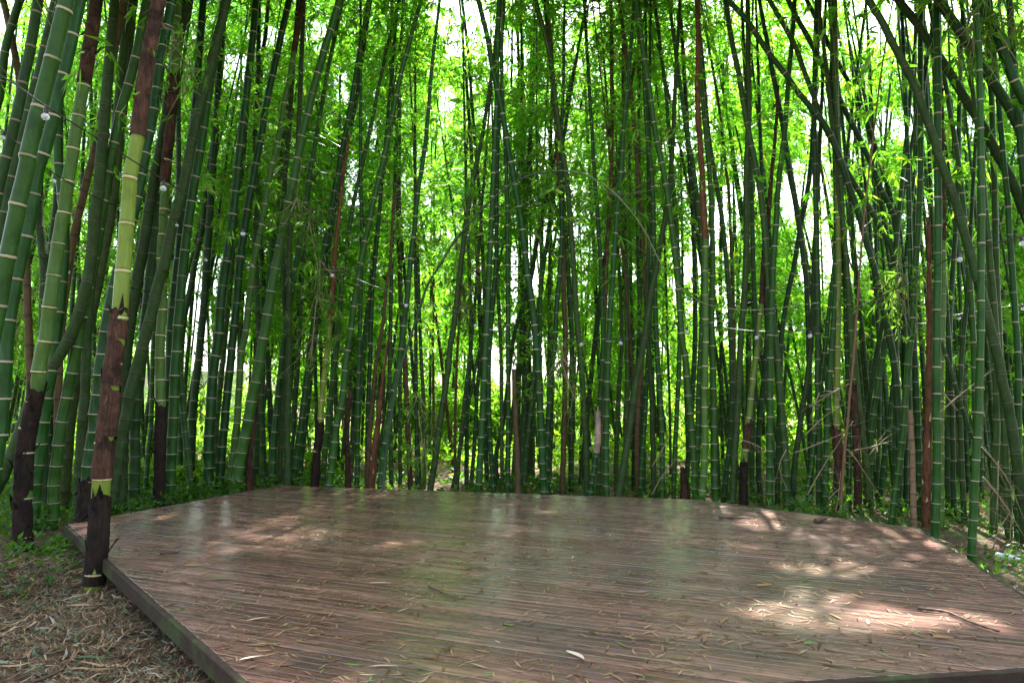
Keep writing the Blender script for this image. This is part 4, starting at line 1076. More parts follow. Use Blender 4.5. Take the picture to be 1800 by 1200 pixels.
def plants_beyond():
    rng = np.random.default_rng(77); r = random.Random(78)
    spots = [(-40, 17.5, 2.2), (110, 19.5, 2.6), (260, 21, 1.6), (400, 20, 1.7), (500, 18.5, 3.0), (600, 20, 3.4), (710, 18.5, 3.0), (800, 20.5, 2.6), (905, 19, 1.9), (1010, 20, 2.0), (1090, 18.5, 2.6),
             (1190, 20, 2.2), (1275, 17, 2.8), (1370, 19.5, 3.0), (1455, 20, 2.0), (1560, 18, 2.4), (1650, 19.5, 3.2), (1760, 17.5, 3.4), (1880, 19, 3.6)]
    for i, (px, Y, h) in enumerate(spots):
        x = (px - 900) / FPX * Y
        root = empty('leafy_shrub', (x, Y, 0))
        tag(root, 'sunlit bright green shrub glimpsed between culms beyond the grove', 'shrub', 'sunlit shrubs beyond the grove')
        m = 7
        cs = np.array([[r.uniform(-1.1, 1.1), r.uniform(-0.7, 0.7), h * r.uniform(0.2, 0.85)] for _ in range(m)])
        V, F = crown_leaves(cs + np.array([x, Y, 0]), np.array([r.uniform(0.45, 0.9) for _ in range(m)]), 1300, (0.17, 0.06), rng)
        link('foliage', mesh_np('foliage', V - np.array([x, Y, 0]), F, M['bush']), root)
        TV, TF = [], []
        for c in cs:
            tube(TV, TF, [(0, 0, -0.05), (c[0] * 0.4, c[1] * 0.4, c[2] * 0.5), tuple(c)], [0.03, 0.02, 0.008], 5)
        link('stem', mesh_py('stem', TV, TF, M['bark']), root)
    tr = [(-120, 30, 8.0), (190, 33, 8.5), (470, 34, 10), (640, 31, 9), (790, 33, 9), (1030, 34, 8.5), (1180, 32, 9.5), (1310, 33, 6.0), (1590, 31, 7.5), (1740, 32, 10.5), (1930, 29, 10)]
    for i, (px, Y, h) in enumerate(tr):
        x = (px - 900) / FPX * Y
        root = empty('tree', (x, Y, 0))
        tag(root, 'broad leafy tree far behind the grove, seen only in chinks', 'tree', 'trees far behind the grove')
        m = 13
        cs = np.array([[r.uniform(-2.2, 2.2), r.uniform(-1.6, 1.6), h * r.uniform(0.35, 0.92)] for _ in range(m)])
        V, F = crown_leaves(cs + np.array([x, Y, 0]), np.array([r.uniform(0.8, 1.5) for _ in range(m)]), 1500, (0.34, 0.13), rng)
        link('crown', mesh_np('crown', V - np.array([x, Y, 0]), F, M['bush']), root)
        TV, TF = [], []
        tube(TV, TF, [(0, 0, -0.1), (0.1, 0, h * 0.3), (0, 0.1, h * 0.8)], [0.16, 0.12, 0.04], 7)
        for c in cs[:8]:
            tube(TV, TF, [(0.05, 0, h * 0.3), (c[0] * 0.5, c[1] * 0.5, c[2] * 0.85), tuple(c)], [0.06, 0.04, 0.015], 5)
        link('trunk', mesh_py('trunk', TV, TF, M['bark']), root)
plants_beyond()

# ================================================================== PALE WALL FAR LEFT
def wall():
    k = NT('pale_wall'); c = k.coords('Object')
    n = k.noise(0.7, 5, c); k.col(k.mix(n, (0.62, 0.55, 0.48), (0.80, 0.74, 0.68))); k.rough(0.85)
    y = 24.0
    root = empty('garden_wall', (-14.0, y, 0))
    tag(root, 'pale plastered boundary wall seen between culms at far left', 'wall')
    def box(V, F, x0, x1, y0, y1, z0, z1):
        b = len(V)
        V += [(x, q, z) for z in (z0, z1) for (x, q) in ((x0, y0), (x1, y0), (x1, y1), (x0, y1))]
        F += [(b, b + 1, b + 5, b + 4), (b + 1, b + 2, b + 6, b + 5), (b + 2, b + 3, b + 7, b + 6), (b + 3, b, b + 4, b + 7), (b + 4, b + 5, b + 6, b + 7)]
    V, F = [], []
    box(V, F, -8, 4.6, 0, 0.2, -0.1, 2.3)
    link('wall_panel', mesh_py('wall_panel', V, F, k.m), root)
    V, F = [], []
    box(V, F, -8.05, 4.65, -0.05, 0.25, 2.302, 2.40)
    link('coping', mesh_py('coping', V, F, k.m), root)
    for i in range(5):
        V, F = [], []
        box(V, F, -7.5 + 2.9 * i, -7.2 + 2.9 * i, -0.06, -0.002, -0.1, 2.298)
        link('pier', mesh_py('pier', V, F, k.m), root)
wall()

# ================================================================== GROUND COVER, LITTER
def scatter_weeds():
    rng = np.random.default_rng(5)
    L = []
    def region(n, fx, fy, hmax, size):
        x, y = fx(n), fy(n)
        ok = np.array([not inside_deck(a, b, -0.03) for a, b in zip(x, y)])
        x, y = x[ok], y[ok]
        patch = np.sin(x * 2.1 + 1.3) * np.sin(y * 1.7 + 0.4) + 0.5 * np.sin(x * 4.3 - y * 3.1)
        ok = patch > -0.35
        x, y = x[ok], y[ok]
        z = np.array([gh(a, b) for a, b in zip(x, y)])
        h = hmax * rng.uniform(0.15, 1.0, len(x)) * (0.5 + 0.5 * np.clip(patch[ok] + 0.5, 0, 1))
        C = np.stack([x, y, z + h], -1)
        A = rng.normal(0, 0.6, (len(x), 3)); A[:, 2] = np.abs(A[:, 2]) + 0.5
        A /= np.linalg.norm(A, axis=1, keepdims=True)
        L.append(fan_leaves(C, A, rng, size, size * 0.42, 5, 1.2, 0.25))
    U = rng.uniform
    region(1100, lambda n: U(-7.2, -4.2, n), lambda n: U(6.6, 10.5, n), 0.24, 0.09)
    region(200, lambda n: U(-6.5, -3.9, n), lambda n: U(5.6, 7.0, n), 0.12, 0.07)
    region(1800, lambda n: U(-8.5, -2.8, n), lambda n: U(9.5, 14, n), 0.32, 0.11)
    region(1000, lambda n: U(-3.5, 3.5, n), lambda n: U(10.6, 13, n), 0.22, 0.11)
    region(700, lambda n: U(3.9, 7.2, n), lambda n: U(5.6, 9.5, n), 0.20, 0.07)
    region(1100, lambda n: U(2.5, 8.5, n), lambda n: U(8.5, 13, n), 0.35, 0.11)
    def flush(name, mat, label):
        V = np.vstack([a for a, b in L]); off = 0; F = []
        for a, b in L:
            F.append(b + off); off += len(a)
        o = link(name, mesh_np(name, V, np.vstack(F), mat))
        tag(o, label, 'ground cover', kind='stuff')
        L.clear()
    flush('ground_cover', M['weed'], 'low leafy green weeds covering the ground round the deck and among the culms')
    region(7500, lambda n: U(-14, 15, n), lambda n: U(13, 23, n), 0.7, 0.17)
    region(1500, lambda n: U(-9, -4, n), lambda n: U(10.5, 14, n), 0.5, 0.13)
    flush('undergrowth', M['bush'], 'taller undergrowth at the back of the grove, its sunlight put into the leaf colour')  # brighter leaf colour stands in for sunlight on the far weeds
scatter_weeds()
def flakes(x, y, z, rng, lmin, lmax, wr, lift=0.012, tilt=0.12, curl=0.25):
    n = len(x)
    az = rng.uniform(0, 2 * math.pi, n)
    L = rng.uniform(lmin, lmax, n) * rng.choice([0.6, 1.0, 1.4], n, p=[0.35, 0.5, 0.15]); w = L * rng.uniform(wr * 0.6, wr * 1.3, n)
    D = np.stack([np.cos(az), np.sin(az), rng.normal(0, tilt, n)], -1)
    S = np.stack([-np.sin(az), np.cos(az), rng.normal(0, tilt * 2, n)], -1)
    C = np.stack([x, y, z], -1)
    cu = (rng.normal(0, curl, n) * L)[:, None] * S
    P = []
    V = []
    for f, q in ((-0.5, 0.12), (-0.15, 1.0), (0.2, 0.8), (0.5, 0.06)):
        c = C + D * (L * f)[:, None] + cu * (f * f)
        c[:, 2] = C[:, 2] + np.abs(D[:, 2] * L * f) + rng.uniform(0.0005, lift, n)
        V += [c + S * (w * 0.5 * q)[:, None], c - S * (w * 0.5 * q)[:, None]]
    V = np.stack(V, 1)
    base = (np.arange(n) * 8)[:, None]
    F = np.stack([base + np.array([2 * i, 2 * i + 1, 2 * i + 3, 2 * i + 2]) for i in range(3)], 1).reshape(-1, 4)
    return V.reshape(-1, 3), F
def litter():
    rng = np.random.default_rng(9)
    # on the deck
    xs, ys = [], []
    while len(xs) < 9500:
        x, y = rng.uniform(-5, 4.6), rng.uniform(2.9, 10.5)
        c = math.sin(x * 1.9 + 2) * math.sin(y * 2.3 + 1) + 0.6 * math.sin(x * 5.1 - y * 4.2)
        if inside_deck(x, y, 0.02) and rng.random() < 0.55 + 0.35 * c:
            xs.append(x); ys.append(y)
    V, F = flakes(np.array(xs), np.array(ys), np.full(len(xs), DECKZ + 0.003), rng, 0.040, 0.105, 0.12, 0.004, 0.03, 0.16)
    o = link('fallen_leaves', mesh_np('fallen_leaves', V, F, M['dry']))
    tag(o, 'small dry and green bamboo leaves strewn all over the wet deck boards', 'leaf litter', kind='stuff')
    # on the ground
    n = 15000
    x = np.concatenate([rng.uniform(-5.8, -0.6, 30000), rng.uniform(2.6, 6.5, 3500), rng.uniform(-7, 7, 1500)])
    y = np.concatenate([rng.uniform(2.4, 6.9, 30000), rng.uniform(2.8, 8.5, 3500), rng.uniform(8, 14, 1500)])
    ok = np.array([not inside_deck(a, b, 0.10) for a, b in zip(x, y)])
    x, y = x[ok], y[ok]
    z = np.array([gh(a, b) for a, b in zip(x, y)]) + 0.004
    V, F = flakes(x, y, z, rng, 0.05, 0.17, 0.085, 0.04, 0.16, 0.22)
    o = link('leaf_litter', mesh_np('leaf_litter', V, F, M['mulch']))
    tag(o, 'brown and grey fallen bamboo leaves and sheaths carpeting the ground round the deck', 'leaf litter', kind='stuff')
litter()

# ================================================================== STRING LIGHTS
def string_light(label, pts, bulbs, rad):
    """pts: (px, py, Y) course of the cable; bulbs: (px, py, Y)"""
    P = [at_y(*q) for q in pts]
    root = empty('string_light', P[0])
    tag(root, label, 'string lights', 'strings of bulbs hung through the culms')
    Q = catmull([tuple(p) for p in P], 8)
    V, F = [], []
    tube(V, F, [Vector(q) - root.location for q in Q], 0.006, 5)
    link('cable', mesh_py('cable', V, F, M['cord'], True), root)
    for (px, py, Y) in bulbs:
        c = at_y(px, py, Y)
        s = rad
        # socket
        j = int(np.argmin(((Q - np.array(c)) ** 2)[:, [0, 1]].sum(1)))
        V, F = [], []
        top = c + Vector((0, 0, s * 1.2))
        tube(V, F, [c + Vector((0, 0, s * 0.75)), c + Vector((0, 0, s * 0.9)), c + Vector((0, 0, s * 2.1)), c + Vector((0, 0, s * 2.4))], [s * 0.5, s * 0.62, s * 0.56, s * 0.3], 10)
        tube(V, F, [c + Vector((0, 0, s * 2.3)), Vector(Q[j])], [0.004, 0.004], 5)
        so = mesh_py('socket', [v - c for v in V], F, M['socket'], True)
        V, F = [], []
        prof = [(-1.0, 0.05), (-0.94, 0.36), (-0.75, 0.68), (-0.4, 0.93), (0.0, 1.0), (0.35, 0.9), (0.62, 0.66), (0.82, 0.48)]
        for (z, q) in prof:
            for m in range(14):
                a = 2 * math.pi * m / 14
                V.append((q * s * math.cos(a), q * s * math.sin(a), z * s))
        for i in range(len(prof) - 1):
            for m in range(14):
                F.append((i * 14 + m, i * 14 + (m + 1) % 14, (i + 1) * 14 + (m + 1) % 14, (i + 1) * 14 + m))
        F.append(tuple(range(14))[::-1])
        b = link('light_bulb', mesh_py('light_bulb', V, F, M['bulb'], True), root, c - root.location)
        link('socket', so, b)
string_light('nearest string of white bulbs sagging through the front culms above the deck',
             [(-70, 100, 4.6), (10, 138, 4.6), (86, 190, 4.7), (190, 255, 5.3), (293, 320, 6.0), (360, 362, 7.0), (430, 400, 8.0), (510, 440, 8.8), (588, 472, 9.3), (650, 500, 9.6), (718, 522, 9.7), (836, 558, 9.6), (933, 586, 9.4), (1022, 596, 9.3), (1091, 594, 9.2),
              (1208, 572, 8.9), (1330, 582, 8.6), (1424, 578, 8.2), (1510, 540, 7.6), (1610, 490, 7.0), (1690, 443, 6.6), (1797, 415, 6.2), (1900, 360, 5.8)],
             [(80, 205, 4.7), (287, 331, 6.0), (427, 411, 8.0), (584, 484, 9.3), (714, 537, 9.7), (836, 572, 9.6), (933, 595, 9.4), (1022, 605, 9.3), (1091, 603, 9.2), (1208, 583, 8.9), (1330, 593, 8.6), (1424, 590, 8.2), (1687, 456, 6.6), (1797, 428, 6.2)], 0.027)
string_light('middle string of bulbs running behind the front culms at mid height',
             [(-60, 190, 6.2), (5, 230, 6.4), (95, 305, 6.8), (200, 360, 7.8), (311, 388, 8.8), (362, 446, 9.4), (436, 462, 10.0), (532, 515, 10.6), (668, 535, 11.2), (745, 537, 11.3), (823, 537, 11.3), (991, 527, 11.2), (1075, 517, 11.0), (1252, 508, 10.6), (1304, 535, 10.3), (1438, 495, 10.2), (1591, 566, 9.8), (1686, 552, 9.2), (1798, 535, 8.4)],
             [(5, 242, 6.4), (95, 318, 6.8), (311, 396, 8.8), (362, 457, 9.4), (436, 470, 10.0), (532, 522, 10.6), (668, 542, 11.2), (745, 544, 11.3), (823, 544, 11.3), (991, 534, 11.2), (1075, 524, 11.0), (1252, 515, 10.6), (1304, 542, 10.3), (1438, 501, 10.2), (1591, 573, 9.8), (1686, 559, 9.2), (1798, 542, 8.4)], 0.022)
string_light('lowest string of bulbs hung far back among the culms',
             [(-40, 400, 7.5), (50, 445, 7.8), (120, 466, 8.2), (225, 505, 9.0), (310, 522, 9.8), (393, 554, 10.6), (473, 572, 11.2), (583, 612, 11.6), (655, 613, 11.8), (731, 612, 11.9), (812, 613, 12.0), (897, 613, 12.0), (979, 607, 12.0), (1066, 604, 11.9), (1150, 590, 11.8), (1261, 558, 11.5), (1344, 510, 11.2), (1440, 470, 11.0)],
             [(120, 478, 8.2), (393, 562, 10.6), (473, 579, 11.2), (583, 619, 11.6), (655, 620, 11.8), (731, 619, 11.9), (812, 620, 12.0), (897, 620, 12.0), (979, 614, 12.0), (1066, 611, 11.9), (1150, 597, 11.8), (1261, 565, 11.5), (1344, 516, 11.2)], 0.021)

# ================================================================== WHIPS, DRY TWIGS
def line_thing(name, label, cat, pts, r0, r1, mat, group=None, twigs=0, seed=0, nodes=False):
    P = [at_y(*q) for q in pts]
    Q = catmull([tuple(p) for p in P], 6)
    root = empty(name, P[0])
    tag(root, label, cat, group)
    n = len(Q)
    V, F = [], []
    rr = [r0 + (r1 - r0) * i / (n - 1) for i in range(n)]
    if nodes: rr = [q * (1.35 if i % 6 == 0 else 1.0) for i, q in enumerate(rr)]
    tube(V, F, [Vector(q) - P[0] for q in Q], rr, 6)
    link('stem', mesh_py('stem', V, F, mat, True), root)
    r = random.Random(seed)
    if twigs:
        for _ in range(twigs):
            i = r.randrange(1, n - 1)
            p = Vector(Q[i]) - P[0]; t = (Vector(Q[i + 1]) - Vector(Q[i - 1])).normalized()
            d = (t + Vector((r.uniform(-1, 1), r.uniform(-0.6, 0.6), r.uniform(-1, 1)))).normalized()
            L = r.uniform(0.10, 0.4)
            V, F = [], []
            tube(V, F, [p, p + d * L * 0.5 + Vector((0, 0, -0.01)), p + d * L], [r1 * 0.7, r1 * 0.5, 0.0012], 4)
            link('side_twig', mesh_py('side_twig', V, F, mat), root)
    return root
line_thing('bamboo_whip', 'long thin whip-like culm arching over from the back left to the right', 'bamboo',
           [(672, 872, 9.9), (676, 830, 9.9), (686, 745, 9.8), (702, 655, 9.7), (722, 592, 9.6), (737, 545, 9.5), (752, 500, 9.4), (775, 463, 9.3), (800, 422, 9.2), (832, 385, 9.1), (860, 355, 9.0), (895, 327, 8.9), (925, 311, 8.8), (955, 304, 8.7), (988, 300, 8.6)], 0.021, 0.010, M['d'] and plain('whip_dark_green', (0.022, 0.05, 0.02), 0.5), None, 5, 1, True)
line_thing('bamboo_whip', 'pale drooping thorny bamboo stem arching down to the right, ahead of the culms', 'bamboo',
           [(988, 300, 8.6), (1025, 305, 8.5), (1048, 317, 8.4), (1076, 336, 8.3), (1100, 361, 8.2), (1120, 386, 8.2), (1136, 411, 8.1), (1147, 434, 8.1), (1160, 460, 8.0), (1176, 486, 8.0), (1205, 512, 8.0), (1237, 533, 8.0), (1287, 543, 8.0), (1325, 545, 8.0), (1378, 540, 8.0), (1440, 532, 8.0)], 0.009, 0.0035, M['whip'], None, 12, 2, True)
line_thing('bamboo_whip', 'thin reddish-brown stem rising through the right of the grove', 'bamboo',
           [(1476, 915, 9.0), (1484, 800, 9.0), (1490, 740, 9.0), (1494, 690, 9.0), (1500, 630, 9.0), (1506, 550, 9.0), (1513, 450, 9.0), (1522, 350, 9.0), (1534, 250, 9.0), (1546, 150, 9.0), (1558, 70, 9.0), (1570, 0, 9.0)], 0.018, 0.009, M['whip_red'], None, 8, 3, True)
line_thing('bamboo_whip', 'faint pale horizontal stem across upper middle of the grove', 'bamboo',
           [(830, 392, 9.0), (895, 370, 9.0), (1000, 325, 8.9), (1085, 340, 8.8), (1140, 335, 8.8), (1190, 320, 8.8), (1260, 300, 8.8)], 0.004, 0.002, M['whip'], None, 5, 4)
DT = [[(1397, 795), (1425, 785), (1462, 770), (1484, 758), (1500, 740)], [(1420, 868), (1435, 840), (1455, 807), (1470, 785), (1484, 760)], [(1484, 786), (1500, 800), (1520, 830), (1552, 878)], [(1502, 791), (1535, 784), (1568, 774)],
      [(1528, 799), (1545, 780), (1564, 764)], [(1441, 697), (1465, 688), (1494, 674)], [(1423, 715), (1455, 695), (1492, 674)], [(1456, 877), (1468, 865), (1482, 853)], [(1468, 903), (1474, 870), (1478, 828)], [(1658, 690), (1670, 704), (1684, 722)],
      [(1652, 724), (1690, 692), (1747, 648)], [(1725, 785), (1752, 815), (1776, 852), (1797, 905)], [(1728, 838), (1752, 866), (1777, 900)], [(1755, 810), (1754, 850), (1753, 897)], [(1738, 850), (1765, 885), (1802, 945)], [(1415, 765), (1445, 735), (1475, 715)],
      [(1145, 870), (1165, 835), (1190, 805)], [(1146, 820), (1170, 780), (1180, 760)], [(1382, 790), (1370, 820), (1384, 862)], [(1300, 772), (1325, 780), (1345, 792)], [(1440, 690), (1432, 712), (1425, 740)], [(1740, 995), (1752, 940), (1775, 900)], [(1780, 985), (1776, 940), (1778, 905)]]
for i, p in enumerate(DT):
    Y = 9.0 if p[0][0] < 1600 else 7.3
    if p[0][0] < 1200: Y = 10.0
    where = 'right rear deck edge' if p[0][0] < 1600 else 'right deck side'
    if p[0][0] < 1200: where = 'middle of the back deck edge'
    line_thing('dry_twig', f"thin straw-coloured dry twig tangled among the culms by the {where}", 'twig', [(x, y, Y) for x, y in p], 0.0075, 0.003, M['straw'], 'dry twigs tangled by the ' + where, 3, 40 + i)

# leafy sprays hanging before the culms
def spray(label, spots, seed, leaf=(0.16, 0.022)):
    rng = np.random.default_rng(seed)
    c0 = at_y(*spots[0][:3])
    root = empty('leafy_branch', c0)
    tag(root, label, 'branch')
    C, A = [], []
    TV, TF = [], []
    for (px, py, Y, rad, n) in spots:
        c = np.array(at_y(px, py, Y))
        v = rng.normal(0, 1, (n, 3)) * rad * np.array([0.5, 0.4, 0.5])
        C.append(c + v)
        a = rng.normal(0, 0.6, (n, 3)); a[:, 2] -= 0.7
        A.append(a / np.linalg.norm(a, axis=1, keepdims=True))
        for q in v[:max(3, n // 3)]:
            p = Vector(c) - c0
            tube(TV, TF, [p + Vector((0, 0.05, rad * 0.5)), p + Vector(q) * 0.5 + Vector((0, 0, 0.05)), p + Vector(q)], [0.005, 0.004, 0.002], 4)
    for s, e in zip(spots[:-1], spots[1:]):
        tube(TV, TF, [at_y(*s[:3]) - c0, at_y(*e[:3]) - c0], [0.008, 0.006], 5)
    V, F = fan_leaves(np.vstack(C), np.vstack(A), rng, leaf[0], leaf[1], 6, 1.0, 0.3)
    link('foliage', mesh_np('foliage', V - np.array(c0), F, M['leaf_dark']), root)
    link('twig', mesh_py('twig', TV, TF, M['straw']), root)
spray('wispy leafy branch hanging before the culms right of the nearest brown-sheathed culm', [(300, 75, 7.6, 0.35, 8), (318, 95, 7.6, 0.4, 12), (330, 125, 7.6, 0.35, 9), (322, 165, 7.6, 0.3, 7)], 61)
spray('dense leafy branch beside the thick leaning culm at the back left', [(520, 375, 9.8, 0.5, 26), (545, 395, 9.8, 0.4, 18), (560, 480, 10, 0.4, 10)], 62)
spray('drooping leafy branch in front of the mid-left culms', [(560, 500, 10.2, 0.5, 22), (555, 540, 10.2, 0.5, 22), (548, 620, 10.3, 0.5, 16)], 63)
spray('leafy branch across the top right slanting culms', [(1720, 75, 7.0, 0.5, 30), (1745, 60, 6.9, 0.5, 26), (1770, 75, 6.9, 0.4, 22), (1790, 40, 6.8, 0.4, 14)], 64)
spray('brownish leafy branch caught in the culm fork right of the deck', [(1585, 490, 9.0, 0.5, 24), (1595, 520, 9.0, 0.6, 28), (1580, 545, 9.0, 0.6, 22)], 65)
spray('leafy branch hanging low behind the middle of the deck', [(985, 630, 9.9, 0.4, 16), (1010, 700, 9.9, 0.4, 14), (990, 655, 9.9, 0.4, 12)], 66)
spray('leafy branch between two thin culms left of the deck middle', [(735, 720, 10.2, 0.5, 14), (745, 800, 10.2, 0.5, 12), (722, 810, 10.2, 0.3, 8)], 67)
spray('large hanging leafy branch left of the straight ringed culm mid deck', [(812, 530, 11.0, 0.6, 30), (830, 500, 11.0, 0.6, 30), (815, 560, 11.0, 0.5, 22), (800, 455, 11, 0.6, 26)], 68)
spray('leafy branch at the far left behind the yellow-green black-footed culm', [(30, 560, 8.6, 0.5, 16), (52, 540, 8.6, 0.5, 18), (45, 600, 8.6, 0.4, 12)], 69)
spray('leafy branch in the gap right of the black-footed yellow culm', [(352, 640, 11.4, 0.4, 10), (360, 690, 11.4, 0.4, 12), (350, 740, 11.4, 0.4, 10)], 70, (0.15, 0.03))

def shade_bough(label, spots, seed):  # extra foliage added along the sun rays to shade the deck
    rng = np.random.default_rng(seed)
    C = []
    for (x, y, t) in spots:
        p = np.array(at_z(x, y, DECKZ)) + SD * t
        C.append(p + rng.normal(0, 1, (75, 3)) * np.array([0.42, 0.42, 0.3]))
    C = np.vstack(C); C = C[keep_fans(C, rng, 0.0)]
    c0 = Vector(C.mean(0))
    root = empty('leafy_branch', c0)
    tag(root, label, 'branch')
    A = rng.normal(0, 0.6, C.shape); A[:, 2] -= 0.6; A /= np.linalg.norm(A, axis=1, keepdims=True)
    V, F = fan_leaves(C, A, rng, 0.19, 0.034, 6, 1.0, 0.3)
    link('foliage', mesh_np('foliage', V - np.array(c0), F, M['leaf']), root)
    TV, TF = [], []
    hubs = [np.array(at_z(x, y, DECKZ)) + SD * t for x, y, t in spots]
    for h in hubs:
        d = Vector(h) - c0
        tube(TV, TF, [Vector((0, 0, 0)), d * 0.5 + Vector((0, 0, 0.15)), d], [0.010, 0.008, 0.005], 5)
        for q in C[np.argsort(((C - h) ** 2).sum(1))[:12:2]]:
            e = Vector(q) - c0
            tube(TV, TF, [d, (d + e) * 0.5 + Vector((0, 0, 0.04)), e], [0.004, 0.003, 0.0015], 3)
    link('twig', mesh_py('twig', TV, TF, M['straw']), root)
shade_bough('high spreading leafy bough added to shade the back left of the deck', [(430, 925, 9.0), (500, 915, 9.4), (385, 945, 8.8), (545, 930, 9.2), (460, 945, 9.6), (330, 960, 9.0), (620, 925, 9.2), (400, 985, 9.4), (580, 900, 9.0)], 201)

# ================================================================== DEBRIS ON THE DECK AND GROUND
def deck_stick(name, label, cat, pts, rad, mat, z=DECKZ):
    P = [at_z(x, y, z + rad + 0.004) for x, y in pts]
    V, F = [], []
    Q = [Vector(q) for q in catmull([tuple(p) for p in P], 5)]
    n = len(Q)
    tube(V, F, [q - P[0] for q in Q], [rad * (0.9 + 0.25 * math.sin(i * 1.9)) * (1 - 0.4 * i / n) for i in range(n)], 7)
    o = link(name, mesh_py(name, V, F, mat, True), None, P[0])
    tag(o, label, cat)
deck_stick('bent_stick', 'long bent brown stick lying on the right of the deck', 'stick', [(1613, 1068), (1640, 1071), (1668, 1076), (1700, 1090), (1728, 1100), (1757, 1109)], 0.011, M['stick'])
deck_stick('twig', 'short dark twig on the boards left of the deck middle', 'stick', [(752, 1029), (780, 1042), (808, 1056)], 0.006, M['stick'])
deck_stick('twig', 'thin black twig lying near the front edge of the deck', 'stick', [(782, 1144), (790, 1137), (797, 1130)], 0.005, M['stick'])
deck_stick('stick', 'straight dark stick near the back edge of the deck at right', 'stick', [(1264, 909), (1290, 909), (1320, 909)], 0.016, M['stick'])
deck_stick('bark_scrap', 'dark curled bark scrap on the deck rim at the right rear', 'bark scrap', [(1434, 915), (1444, 912), (1453, 910)], 0.028, M['stick'])
deck_stick('bark_scrap', 'dark twisted bark scrap on the left part of the deck', 'bark scrap', [(281, 971), (298, 970), (316, 969)], 0.015, M['stick'])
deck_stick('stick', 'dark broken stick on the litter at bottom left', 'stick', [(55, 1198), (80, 1190), (112, 1176)], 0.014, M['stick'], 0.0)
deck_stick('stick', 'straight grey-brown stick near the right end of the deck', 'stick', [(1585, 984), (1600, 985), (1620, 986)], 0.008, M['stick'])
def deck_leaf(label, x, y, ang, L, w, mat, name='fallen_leaf'):
    c = at_z(x, y, DECKZ + 0.006)
    n = 9
    V, F = [], []
    for i in range(n):
        f = i / (n - 1)
        ww = w * math.sin(math.pi * min(1, f * 0.97 + 0.03)) ** 0.7 * (1.1 - 0.5 * f)
        cx = (f - 0.5) * L; cyy = 0.14 * L * math.sin(math.pi * f)
        for s in (-1, 0, 1):
            V.append((cx, cyy + s * ww / 2, 0.004 + 0.10 * w * abs(s) + 0.10 * L * (f - 0.5) ** 2))
    for i in range(n - 1):
        for s in range(2):
            F.append((i * 3 + s, i * 3 + s + 1, (i + 1) * 3 + s + 1, (i + 1) * 3 + s))
    o = link(name, mesh_py(name, V, F, mat, True), None, c)
    o.rotation_euler = (0, 0, ang)
    tag(o, label, 'leaf')
M['gl'] = plain('fresh_green_leaf', (0.07, 0.19, 0.04), 0.4, 0.4, 20, 0.2)
M['ol'] = plain('orange_leaf', (0.30, 0.14, 0.05), 0.5, 0.4, 20, 0.3)
M['st'] = plain('straw_leaf', (0.42, 0.32, 0.20), 0.5, 0.4, 20, 0.2)
deck_leaf('large curled pale dead leaf near the front middle of the deck', 1011, 1154, R(-55), 0.15, 0.04, M['paleleaf'])
deck_leaf('broad green leaf at the front right of the deck', 1424, 1132, R(10), 0.075, 0.032, M['gl'])
deck_leaf('orange-brown leaf patch on the left of the deck', 336, 995, R(-8), 0.13, 0.045, M['ol'])
deck_leaf('long green blade leaf on the left of the deck', 384, 1019, R(-4), 0.16, 0.028, M['gl'])
deck_leaf('pale straw leaf at the front left of the deck', 455, 1089, R(30), 0.14, 0.026, M['st'])
deck_leaf('whitish curled leaf by the front left corner of the deck', 442, 1158, R(28), 0.12, 0.026, M['paleleaf'])
deck_leaf('long pale grass-like leaf left of the deck middle', 668, 1026, R(-2), 0.16, 0.018, M['paleleaf'])
deck_leaf('long straw leaf at the front of the deck beside a green blade', 675, 1173, R(0), 0.15, 0.016, M['st'])
deck_leaf('orange leaf at the right of the deck, ahead of the bent stick', 1660, 1122, R(-15), 0.12, 0.035, M['ol'])
deck_leaf('orange-brown leaf left of the bright sun patch', 1345, 1030, R(12), 0.13, 0.05, M['ol'])
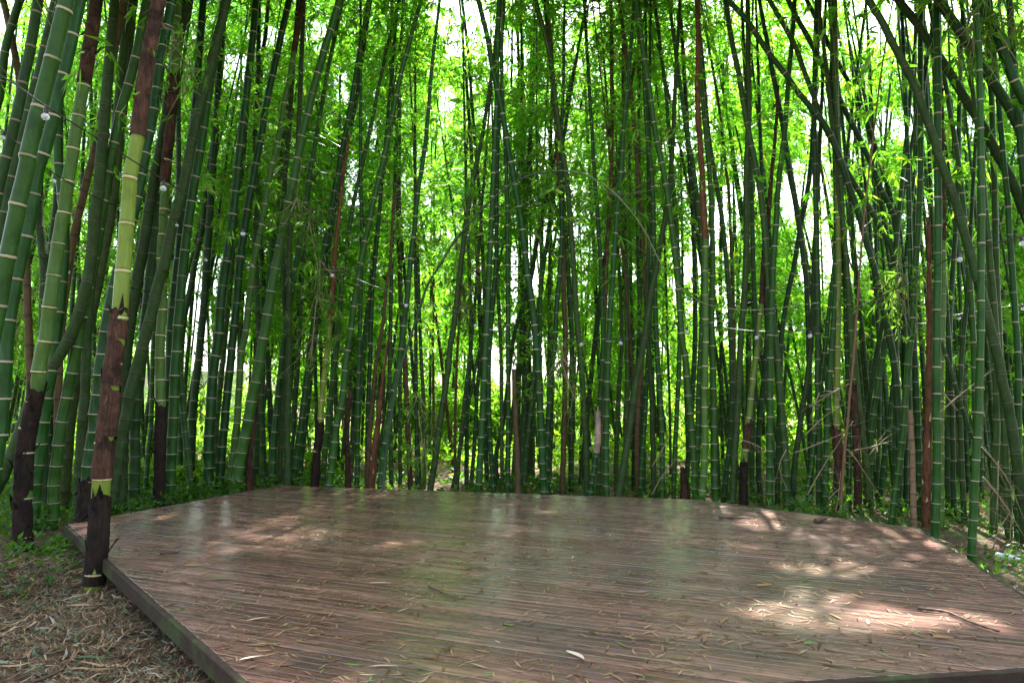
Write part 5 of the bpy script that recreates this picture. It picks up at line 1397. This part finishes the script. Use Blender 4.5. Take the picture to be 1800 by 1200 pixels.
def bottle():
    c = at_z(1772, 979, 0.10)
    prof = [(0, 0.0), (0.0, 0.026), (0.01, 0.031), (0.05, 0.031), (0.055, 0.028), (0.06, 0.031), (0.13, 0.031), (0.16, 0.022), (0.175, 0.012), (0.2, 0.012), (0.2, 0.0)]
    V, F = [], []
    for (z, q) in prof:
        for m in range(14):
            a = 2 * math.pi * m / 14
            V.append((z - 0.1, q * math.cos(a), q * math.sin(a)))
    for i in range(len(prof) - 1):
        for m in range(14):
            F.append((i * 14 + m, i * 14 + (m + 1) % 14, (i + 1) * 14 + (m + 1) % 14, (i + 1) * 14 + m))
    o = link('plastic_bottle', mesh_py('plastic_bottle', V, F, M['plastic'], True), None, c)
    o.rotation_euler = (0, R(8), R(-12))
    tag(o, 'discarded white plastic bottle lying in the weeds right of the deck', 'bottle')
bottle()
def fern():
    c = at_y(128, 850, 9.6)
    root = empty('fern', (c.x, c.y, 0.05))
    tag(root, 'small bright fern growing between culms at the left', 'fern')
    rng = np.random.default_rng(4)
    for k2 in range(7):
        az = k2 * 0.9 + 0.3; L = rng.uniform(0.45, 0.7)
        V, F = [], []
        n = 16
        for i in range(n):
            f = i / n
            p = np.array([math.cos(az) * L * f, math.sin(az) * L * f, L * (0.9 * f - 0.75 * f * f)])
            t = np.array([math.cos(az), math.sin(az), 0.9 - 1.5 * f]); t /= np.linalg.norm(t)
            s = np.array([-math.sin(az), math.cos(az), 0])
            w = 0.14 * math.sin(math.pi * (0.15 + 0.85 * f)) + 0.01
            for sg in (-1, 1):
                b = len(V)
                d = s * sg * w
                V += [p, p + d * 0.6 + t * 0.022, p + d + t * 0.03, p + d * 0.5 - t * 0.006]
                F.append((b, b + 1, b + 2, b + 3))
        link('frond', mesh_py('frond', V, F, M['weed']), root)
fern()
print('objects', len(bpy.data.objects), 'culms', len(CULMS), 'verts', sum(len(m.vertices) for m in bpy.data.meshes))

for o in bpy.data.objects:
    if o.get('label') and not 4 <= len(o['label'].split()) <= 16: print('LABEL', len(o['label'].split()), o['label'])
